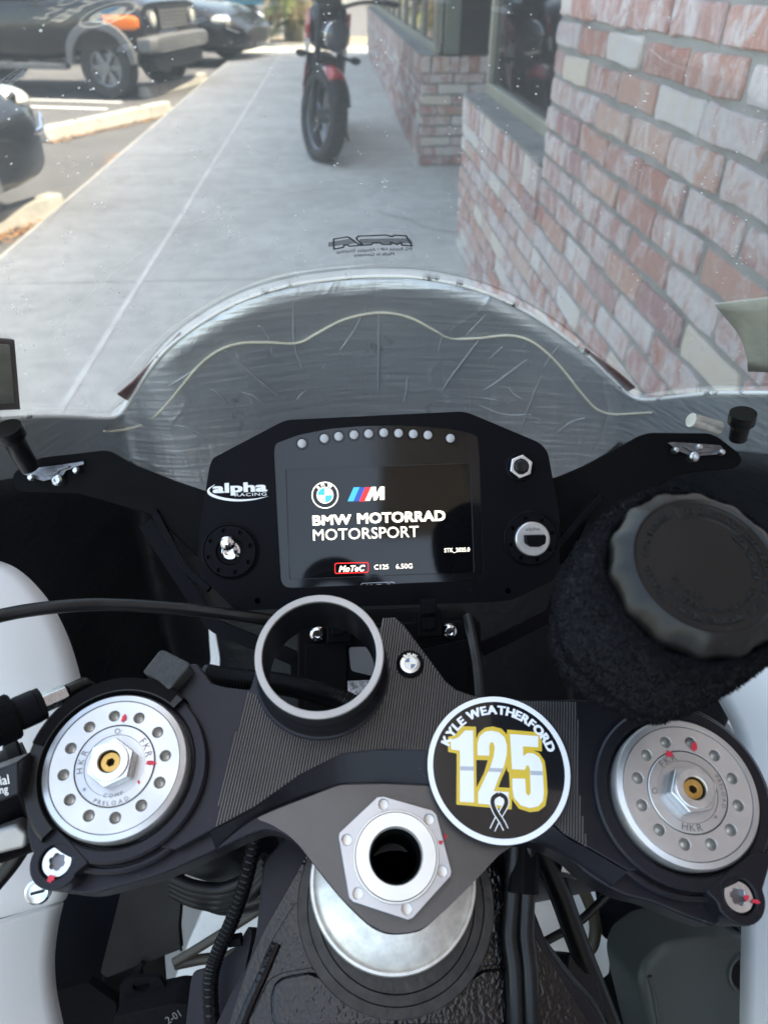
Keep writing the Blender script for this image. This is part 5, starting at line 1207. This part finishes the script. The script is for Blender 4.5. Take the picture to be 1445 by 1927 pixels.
for i in range(26000):
    a_ = rr_.randrange(SEG); b_ = rr_.randrange(2, len(pf)-2); u_, v_ = rr_.random(), rr_.random()
    p00, p10, p01 = rows[a_][b_], rows[a_+1][b_], rows[a_][b_+1]
    p = p00+(p10-p00)*u_+(p01-p00)*v_; nn = (p10-p00).cross(p01-p00).normalized()
    ax_ = RF.p(0, 0, pf[b_].y); 
    if nn.dot(p-ax_) < 0 and pf[b_].x > .028: nn = -nn
    if pf[b_].x <= .028: nn = (RF.n+nn*.2).normalized()
    t1 = nn.orthogonal().normalized(); t2 = nn.cross(t1); a = rr_.random()*6.28; d = t1*math.cos(a)+t2*math.sin(a); l_ = rr_.uniform(.0007, .0017); s_ = d*rr_.uniform(.00016, .0003); ln = t1*rr_.uniform(-.7, .7)+t2*rr_.uniform(-.7, .7)
    tip = p+(nn+ln*.8).normalized()*l_; mid = p.lerp(tip, .6)+d.cross(nn)*.0002
    m.add([p-s_, p+s_, mid+s_*.9, mid-s_*.9, tip], [(0, 1, 2, 3), (3, 2, 4)])
stuff(link('terry_pile', m.mesh('terry_pile', M['terry'], weld=False), band))

# ---- black box and latches under the dash
BX = VP_(.402); BXP = lambda pts, h=0: BX.poly(pts, h)
box = part(MB().prism(BX, rpoly(BXP([(560, 1178), (905, 1166), (912, 1440), (560, 1450)]), .004), -.06, 0), 'control_box', M['black_plastic'], bevel=.0012)
part(MB().prism(BX, BXP([(575, 1212), (652, 1210), (656, 1440), (572, 1440)]), -.002, .0022), 'box_cover', M['black_plastic'], box, bevel=.0006)
part(MB().prism(BX, BXP([(770, 1225), (880, 1200), (898, 1212), (900, 1440), (770, 1440)]), -.002, .0026), 'box_cover', M['black_plastic'], box, bevel=.0006)
part(MB().prism(BX, rpoly(BXP([(656, 1218), (720, 1217), (724, 1268), (700, 1272), (660, 1262)]), .002), -.002, .0006), 'box_label_recess', M['grey_plastic'], box)
t = NT('worn_label'); t.set(Base_Color=t.ramp(t.noise(260, 5, .7), [(.4, (.10, .10, .11)), (.6, (.55, .55, .58))]), Roughness=.5)
part(MB().prism(BX, BXP([(654, 1283), (716, 1280), (716, 1313), (655, 1314)], .0026), .001, .0027), 'worn_label', t.m, box)
for x, y, fl in ((637, 1184, 1), (808, 1174, 1)):
    L_ = part(MB().prism(BX, BXP([(x-22, y-24), (x+22, y-27), (x+24, y+24), (x-22, y+27)], .006), 0, .006), 'latch', M['black_plastic'], box, bevel=.0008)
    part(MB().prism(BX, BXP([(x-15, y-44), (x+13, y-45), (x+14, y-18), (x-14, y-16)], .011), .002, .011), 'latch_tab', M['dash'], box, bevel=.0008)
    part(MB().prism(BX, BXP([(x-13, y-12), (x+11, y-13), (x+11, y+10), (x-12, y+12)], .009), .006, .009), 'latch_tongue', M['dash'], box, bevel=.0006)
    part(MB().prism(BX, BXP([(x-25, y+27), (x+26, y+23), (x+26, y+29), (x-25, y+33)], .003), 0, .003), 'latch_foot', M['black_plastic'], box)
for x, y in ((597, 1194), (846.5, 1189)):
    q = BX.uv(x, y, .003); s_ = part(MB().lathe(BX, q, [(.0048, .0), (.0046, .002), (.0036, .0040), (.0026, .0047), (.0017, .0047), (.0016, .003), (0, .003)], 28), 'box_screw', M['chrome'], box)
part(MB().tube(path([(880, 1160, .40), (888, 1200, .39), (898, 1260, .385), (903, 1330, .38)], 6), .0028, 10), 'box_cable', M['rubber'], box)

# ---- cables and hoses
def cable(pts, r_, name='cable', mat='rubber', seg=12, **k): return part(MB().tube(path(pts), r_, seg), name, M[mat], **k)
cable([(-120, 1195, .36), (0, 1159, .375), (100, 1143, .385), (200, 1138, .395), (330, 1145, .405), (420, 1155, .41), (500, 1166, .415), (600, 1180, .43)], .0036, 'clutch_cable')
cv = cable([(385, 1268, .355), (430, 1277, .352), (520, 1286, .345), (590, 1302, .338), (650, 1322, .333), (720, 1362, .33)], .0048, 'wrapped_hose', 'rubber')
P_ = path([(385, 1268, .355), (430, 1277, .352), (520, 1286, .345), (590, 1302, .338), (650, 1322, .333), (720, 1362, .33)])
m = MB()
for i in range(2, len(P_)-2):
    for f in (0, .5):
        a = P_[i].lerp(P_[i+1], f); b = P_[i].lerp(P_[i+1], f+.32); m.tube([a, b], .00515, 12, False)
stuff(part(m, 'hose_wrap', M['black_plastic'], cv))
hs_ = [(482, 1570, .36), (462, 1660, .355), (436, 1735, .35), (408, 1800, .345), (396, 1860, .34), (404, 1990, .335)]
hn = cable(hs_, .0034, 'wiring_harness', 'rubber'); P_ = path(hs_); m = MB()
for i in range(len(P_)-1): m.tube([P_[i], P_[i].lerp(P_[i+1], .75)], .00365, 10, False)
stuff(part(m, 'tape_wrap', M['matte_black'], hn))
part(MB().tube(path([(430, 1772, .352), (455, 1768, .352)], 2), .003, 6), 'harness_tie', M['matte_black'], hn)
cable([(328, 1812, .50), (365, 1790, .5), (410, 1762, .5), (480, 1718, .5), (560, 1660, .5)], .0032, 'khaki_hose', 'khaki'); cable([(330, 1816, .505), (380, 1806, .505), (430, 1800, .505), (490, 1765, .5), (560, 1730, .5)], .0036, 'khaki_hose', 'khaki')
cable([(330, 1668, .47), (380, 1690, .47), (430, 1705, .47), (500, 1690, .46), (560, 1640, .45)], .006, 'black_hose', 'rubber')
for k in range(4): cable([(322, 1650+k*9, .42+.008*k), (365, 1668+k*10, .42+.008*k), (420, 1672+k*11, .42+.008*k), (470, 1650+k*12, .415), (500, 1615+k*12, .41)], .0035, 'damper_ring', 'engine')
for xs in ((967, 964, 960, 968, 972), (994, 991, 989, 996, 1001)):
    cable([(xs[0], 1580, .300), (xs[1], 1690, .296), (xs[2], 1760, .292), (xs[3], 1830, .287), (xs[4], 1990, .28)], .0034, 'throttle_cable', 'rubber', 14)
part(MB().tube(path([(984, 1560, .305), (982, 1630, .300), (981, 1682, .296)], 4), .0070, 8), 'cable_sleeve', M['black_plastic'], bevel=.0008)
cable([(1000, 1560, .36), (1045, 1660, .37), (1085, 1770, .375), (1120, 1860, .375), (1170, 1990, .37)], .0058, 'damper_rod', 'rubber')
cable([(1150, 1678, .46), (1090, 1735, .46), (1040, 1765, .46), (990, 1790, .455)], .0026, 'thin_cable', 'rubber'); cable([(1090, 1660, .52), (1112, 1710, .52), (1120, 1750, .52), (1112, 1785, .52), (1085, 1800, .52)], .0042, 'khaki_hose', 'khaki')
cable([(1000, 1760, .33), (1060, 1840, .335), (1110, 1900, .335), (1150, 1990, .33)], .0040, 'black_hose', 'rubber')
q = part(MB().tube([at(1052, 1624, .37), at(1086, 1632, .37)], .006, 14), 'banjo_bolt', M['steel'])

# ---- left handlebar: clip-on bar, lever perch and clutch adjuster
bar2 = part(MB().tube([at(66, 1468, .302), at(-160, 1568, .282)], .0165, 32), 'handlebar', M['dash'], ang=50)
part(MB().tube([at(60, 1471, .3015), at(30, 1484, .2985)], .0188, 32), 'bar_flange', M['black_plastic'], bar2, bevel=.0015)
BT = VP_(.268); pl = part(MB().prism(BT, BT.poly([(-60, 1468), (34, 1434), (36, 1496), (-60, 1532)]), -.012, 0), 'bar_label', M['anod'], bar2, bevel=.001)
for body, a in (('ial', (0, 17, 1477, 1459)), ('ng', (0, 16, 1498, 1483))):
    u0, u1, v0, v1 = px_box(BT, *a, .0001); text_box(BT, body, u0, u1, v0, v1, .0002, 'bar_lettering', M['print_white'], pl, .005, rot=.12)
part(MB().tube([at(70, 1440, .285), at(-120, 1490, .262)], .0022, 10), 'bar_rail', M['ring_grey'], bar2)
lv = part(MB().tube([at(62, 1552, .300), at(-140, 1618, .285)], .0105, 24), 'lever_perch', M['black_plastic'], ang=50)
part(MB().prism(VP_(.285), VP_(.285).poly([(-80, 1580), (30, 1552), (52, 1570), (48, 1598), (-80, 1630)]), -.01, 0), 'clutch_lever', M['ring_grey'], lv, bevel=.002)
cable([(40, 1598, .30), (10, 1640, .30), (-60, 1720, .30)], .0035, 'switch_cable', 'rubber')
ax0, ax1 = at(-30, 1372, .272), at(175, 1282, .296); dv = (ax1-ax0)
def seg_(f0, f1, r_, name, mat, par=None, n=24, **k): return part(MB().tube([ax0+dv*f0, ax0+dv*f1], r_, n), name, M[mat], par, ang=25, **k)
ad = seg_(.05, .27, .0086, 'adjuster_knob', 'black_plastic', None, 40, bevel=.0006)
kb = MB()
for k in range(44):
    a = 2*math.pi*k/44; d_ = dv.normalized(); e1 = d_.orthogonal().normalized(); e2 = d_.cross(e1); o_ = (e1*math.cos(a)+e2*math.sin(a))*.0087
    kb.tube([ax0+dv*.09+o_, ax0+dv*.25+o_], .00035, 5)
stuff(part(kb, 'knurl_ridge', M['black_plastic'], ad))
seg_(.27, .29, .0062, 'adjuster_groove', 'matte_black', ad); seg_(.29, .46, .0066, 'adjuster_barrel', 'dash', ad, 32); seg_(.46, .52, .0064, 'adjuster_flange', 'black_plastic', ad, 32, bevel=.0005)
seg_(.52, .74, .0040, 'adjuster_nut', 'steel', ad, 6, bevel=.0003); part(MB().tube([ax0+dv*.74, ax0+dv*.86+FW*.004, at(190, 1310, .33), at(300, 1300, .37)], .0031, 16), 'cable_end', M['rubber'], ad)

# ---- white side fairings
def loftp(A, B, name, mat, par=None, bul=0., n=10, thick=.003, **k):
    A_ = spline([at(*p) for p in A], 5); B_ = spline([at(*p) for p in B], 5); rows = []
    for a, b in zip(A_, B_): rows.append([a.lerp(b, j/n)+FW*(-bul*math.sin(math.pi*j/n)) for j in range(n+1)])
    return part(MB().grid(rows), name, M[mat], par, thick=thick, toff=0, **k)
lf = loftp([(-40, 1050, .43), (30, 1072, .435), (85, 1124, .44), (122, 1187, .445), (147, 1262, .45), (155, 1320, .45), (157, 1420, .45), (150, 1640, .45)], [(-260, 1040, .40), (-260, 1100, .40), (-260, 1160, .40), (-260, 1230, .40), (-260, 1290, .40), (-260, 1350, .40), (-260, 1450, .40), (-260, 1650, .40)], 'side_fairing', 'fairing', None, .012, label='left white side fairing')
lf2 = loftp([(60, 1555, .43), (124, 1640, .435), (126, 1680, .435), (118, 1692, .435)], [(-220, 1540, .38), (-220, 1640, .38), (-220, 1720, .38), (-220, 1765, .38)], 'lower_fairing', 'fairing', None, .006)
lf3 = loftp([(118, 1697, .437), (108, 1740, .44), (101, 1800, .44), (104, 1860, .44), (117, 1927, .44), (135, 2000, .44)], [(-220, 1770, .385), (-220, 1800, .385), (-220, 1850, .385), (-220, 1900, .385), (-220, 1950, .385), (-220, 2000, .385)], 'lower_fairing', 'fairing', None, .010)
FD = VP_(.425, 8, 12); q = FD.uv(72, 1678)
zf = part(MB().lathe(FD, q, [(.0062, -.002), (.0062, .0012), (.0050, .0020), (.0038, .0016), (0, .0014)], 32), 'quarter_turn_fastener', M['steel'], lf2)
part(MB().box(FD, q[0]-.003, q[0]+.003, q[1]-.0005, q[1]+.0005, .001, .0023), 'slot', M['engine'], lf2)
rf = loftp([(1290, 1190, .40), (1325, 1260, .40), (1352, 1312, .40), (1388, 1390, .40), (1398, 1500, .405), (1398, 1740, .41), (1396, 1850, .41), (1394, 2000, .41)], [(1700, 1150, .34), (1700, 1240, .34), (1700, 1310, .34), (1700, 1390, .34), (1700, 1500, .34), (1700, 1740, .34), (1700, 1850, .34), (1700, 2000, .34)], 'side_fairing', 'fairing', None, .01, label='right white side fairing')
def vplate(d, pts, name, mat, th=.004, par=None, tilt=0, turn=0, bevel=.0008, rnd_=.002, label=None):
    G = VP_(d, tilt, turn); return part(MB().prism(G, rpoly(G.poly(pts), rnd_), -th, 0), name, M[mat], par, bevel=bevel, label=label)
vplate(.62, [(392, 1178), (404, 1184), (414, 1240), (412, 1284), (392, 1284), (396, 1240)], 'fairing_tab', 'fairing', .003)
# ---- ducts, brackets and bottle low in the nose
vplate(.60, [(60, 1600), (350, 1600), (330, 1690), (215, 1750), (190, 1850), (215, 2050), (60, 2050)], 'inner_side_panel', 'navy_duct', .01)
du = vplate(.54, [(232, 1660), (270, 1630), (345, 1620), (340, 1700), (336, 1745), (340, 1788), (300, 1803), (200, 1842), (188, 1832)], 'air_duct', 'duct', .006, None, 10, -12)
part(MB().tube(path([(345, 1625, .537), (338, 1700, .537), (335, 1745, .537), (341, 1790, .537)], 4), .0010, 6), 'duct_lip', M['duct'], du)
vplate(.56, [(196, 1838), (308, 1800), (312, 1860), (230, 1890), (196, 1880)], 'grey_bracket', 'duct', .004)
G = VP_(.50); hb_ = [(225, 1855), (250, 1840), (300, 1840), (312, 1860), (322, 1990), (222, 1990)]
link('black_bracket', plate_mesh(G, rpoly(G.poly(hb_), .002), [[(a*1.3+G.uv(266, 1858)[0]*(-.3), b*.8+G.uv(266, 1858)[1]*.2) for a, b in circ(G.uv(266, 1858), .0046, 20)]], -.004, 0, 'black_bracket', M['matte_black']), moto, bevel=.0006)
part(MB().tube(path([(265, 1838, .5), (264, 1822, .5), (270, 1812, .5)], 3), .002, 8), 'bracket_pin', M['matte_black'])
nb_ = vplate(.48, [(215, 1915), (330, 1890), (362, 1893), (372, 1920), (372, 2050), (200, 2050)], 'number_block', 'matte_black', .03)
G = VP_(.48); text_box(G, '2-01', *px_box(G, 311, 340, 1922, 1908, .0004), .0004, 'block_number', M['clip'], nb_, 0, rot=.5)
vplate(.52, [(60, 1880), (165, 1850), (220, 1890), (215, 2050), (60, 2050)], 'hose_clamp_block', 'matte_black', .01)
vplate(.53, [(1122, 1660), (1300, 1660), (1420, 1720), (1420, 1800), (1245, 1792), (1185, 1780), (1138, 1768), (1132, 1720)], 'navy_duct', 'navy_duct', .006, None, 6, 10)
vplate(.50, [(1166, 1822), (1180, 1806), (1240, 1798), (1260, 1840), (1260, 2050), (1120, 2050), (1134, 1890), (1164, 1866)], 'pump_bracket', 'matte_black', .02)
BT2 = VP_(.44, 4, 8)
bo_ = part(MB().prism(BT2, rpoly(BT2.poly([(1203, 1850), (1215, 1812), (1258, 1778), (1300, 1772), (1400, 1772), (1440, 1790), (1440, 2050), (1248, 2050), (1226, 1960), (1212, 1900)]), .008), -.05, 0), 'expansion_bottle', M['bottle'], bevel=.006, seg=4)
part(MB().tube(path([(1222, 1838, .424), (1232, 1880, .423), (1246, 1960, .422), (1264, 2040, .421)], 5), .0016, 8), 'bottle_seam', M['bottle'], bo_)
q = BT2.uv(1402, 1832); part(MB().lathe(BT2, q, [(.0125, .0), (.0120, .0018), (.0108, .0022), (.0100, .0004), (0, .0003)], 40), 'filler_neck', M['bottle'], bo_)
part(MB().lathe(BT2, q, [(.0098, .0006), (.0, .0008)], 30), 'filler_plug', M['matte_black'], bo_)
G = VP_(.47); q = G.uv(1362, 1760); sc_ = part(MB().lathe(G, q, [(.0115, -.004), (.0115, .002), (.0095, .003), (.0085, .001)], 32), 'grommet', M['rubber']); part(MB().lathe(G, q, [(.006, .0), (.0055, .003), (.003, .0045), (0, .0045)], 20), 'grommet_screw', M['steel'], sc_)
vplate(.48, [(1250, 1690), (1330, 1700), (1430, 1740), (1430, 1800), (1320, 1790), (1250, 1740)], 'bottle_mount', 'navy_duct', .006)

# ---- the rest of the machine, below the picture: wheels, engine and lower panels
def ax(h): return ST.p(0, .030, h)
wcn = ax(-.655); FWm = Frame(wcn, (_f*math.cos(DELTA)+V((1, 0, 0))*math.sin(DELTA)), ST.n)
ft = part(MB().lathe(FWm, (0, 0), [(.216, -.045), (.245, -.058), (.280, -.045), (.298, 0), (.280, .045), (.245, .058), (.216, .045)], 48), 'front_tyre', M['tyre'])
q = MB().lathe(FWm, (0, 0), [(.22, -.045), (.20, -.02), (.20, .02), (.22, .045)], 40).lathe(FWm, (0, 0), [(0, -.05), (.04, -.05), (.04, .05), (0, .05)], 20)
for k in range(5):
    a = 2*math.pi*k/5; q.tube([FWm.p(.03*math.cos(a), .03*math.sin(a)), FWm.p(.205*math.cos(a+.1), .205*math.sin(a+.1))], .012, 6)
part(q, 'front_rim', M['rim'], ft)
mg = []
for k in range(16):
    a = math.radians(10+150*k/15); mg.append([FWm.p((.322-.03*(-1+2*j/8)**2)*math.cos(a), (.322-.03*(-1+2*j/8)**2)*math.sin(a), (-1+2*j/8)*.07) for j in range(9)])
part(MB().grid(mg), 'front_mudguard', M['black_plastic'], thick=.003)
def mloft(st, name, mat, loc):
    mb = loft(st, 24); mb.v = [V((loc[0]+v.y, loc[1]+v.x, loc[2]+v.z)) for v in mb.v]; return part(mb, name, M[mat])
mloft([(-.55, .10, .28, .62, 4), (-.45, .2, .24, .68, 4), (-.15, .21, .24, .66, 4), (-.06, .16, .3, .6, 4)], 'engine_block', 'engine', (XB, .13, 0))
mloft([(-.65, .10, .16, .34, 4), (-.45, .22, .13, .36, 4), (-.05, .23, .13, .34, 4), (.10, .15, .18, .30, 4)], 'belly_pan', 'fairing', (XB, .10, 0))
mloft([(-.75, .12, .72, .86, 3), (-.45, .16, .70, .90, 3), (-.28, .17, .70, .955, 3), (-.17, .15, .72, .92, 3), (-.11, .09, .74, .83, 3)], 'tank_body', 'fairing', (XB, .09, 0))
RWm = Frame((XB, -.95, .31), (0, 1, 0), (0, 0, 1))
rt_ = part(MB().lathe(RWm, (0, 0), [(.216, -.08), (.25, -.095), (.285, -.075), (.31, 0), (.285, .075), (.25, .095), (.216, .08)], 48), 'rear_tyre', M['tyre'])
part(MB().lathe(RWm, (0, 0), [(.22, -.08), (.2, -.03), (.05, -.03), (.05, .03), (.2, .03), (.22, .08)], 40), 'rear_rim', M['rim'], rt_)
part(MB().tube([(XB-.12, -.35, .42), (XB-.12, -.95, .31)], .03, 8).tube([(XB-.12, -.36, .42), (XB+.12, -.36, .42)], .04, 8).tube([(XB+.12, -.35, .42), (XB+.12, -.95, .31)], .03, 8), 'swingarm', M['engine'])
mloft([(-1.15, .08, .90, .98, 3), (-.95, .13, .84, .96, 3), (-.6, .15, .72, .82, 3)], 'tail', 'fairing', (XB, 0, 0))
for s in (-1, 1):
    rws = []
    for k in range(9):
        y = -.35+1.0*k/8; rws.append([V((XB+s*(.325+.05*math.sin(math.pi*j/7)-.11*(k/8)**3), y-.01*j, .70-.06*(k/8)-.53*j/7)) for j in range(8)])
    part(MB().grid(rws), 'flank_fairing', M['fairing'], thick=.003, label=('left' if s < 0 else 'right')+' white flank fairing')
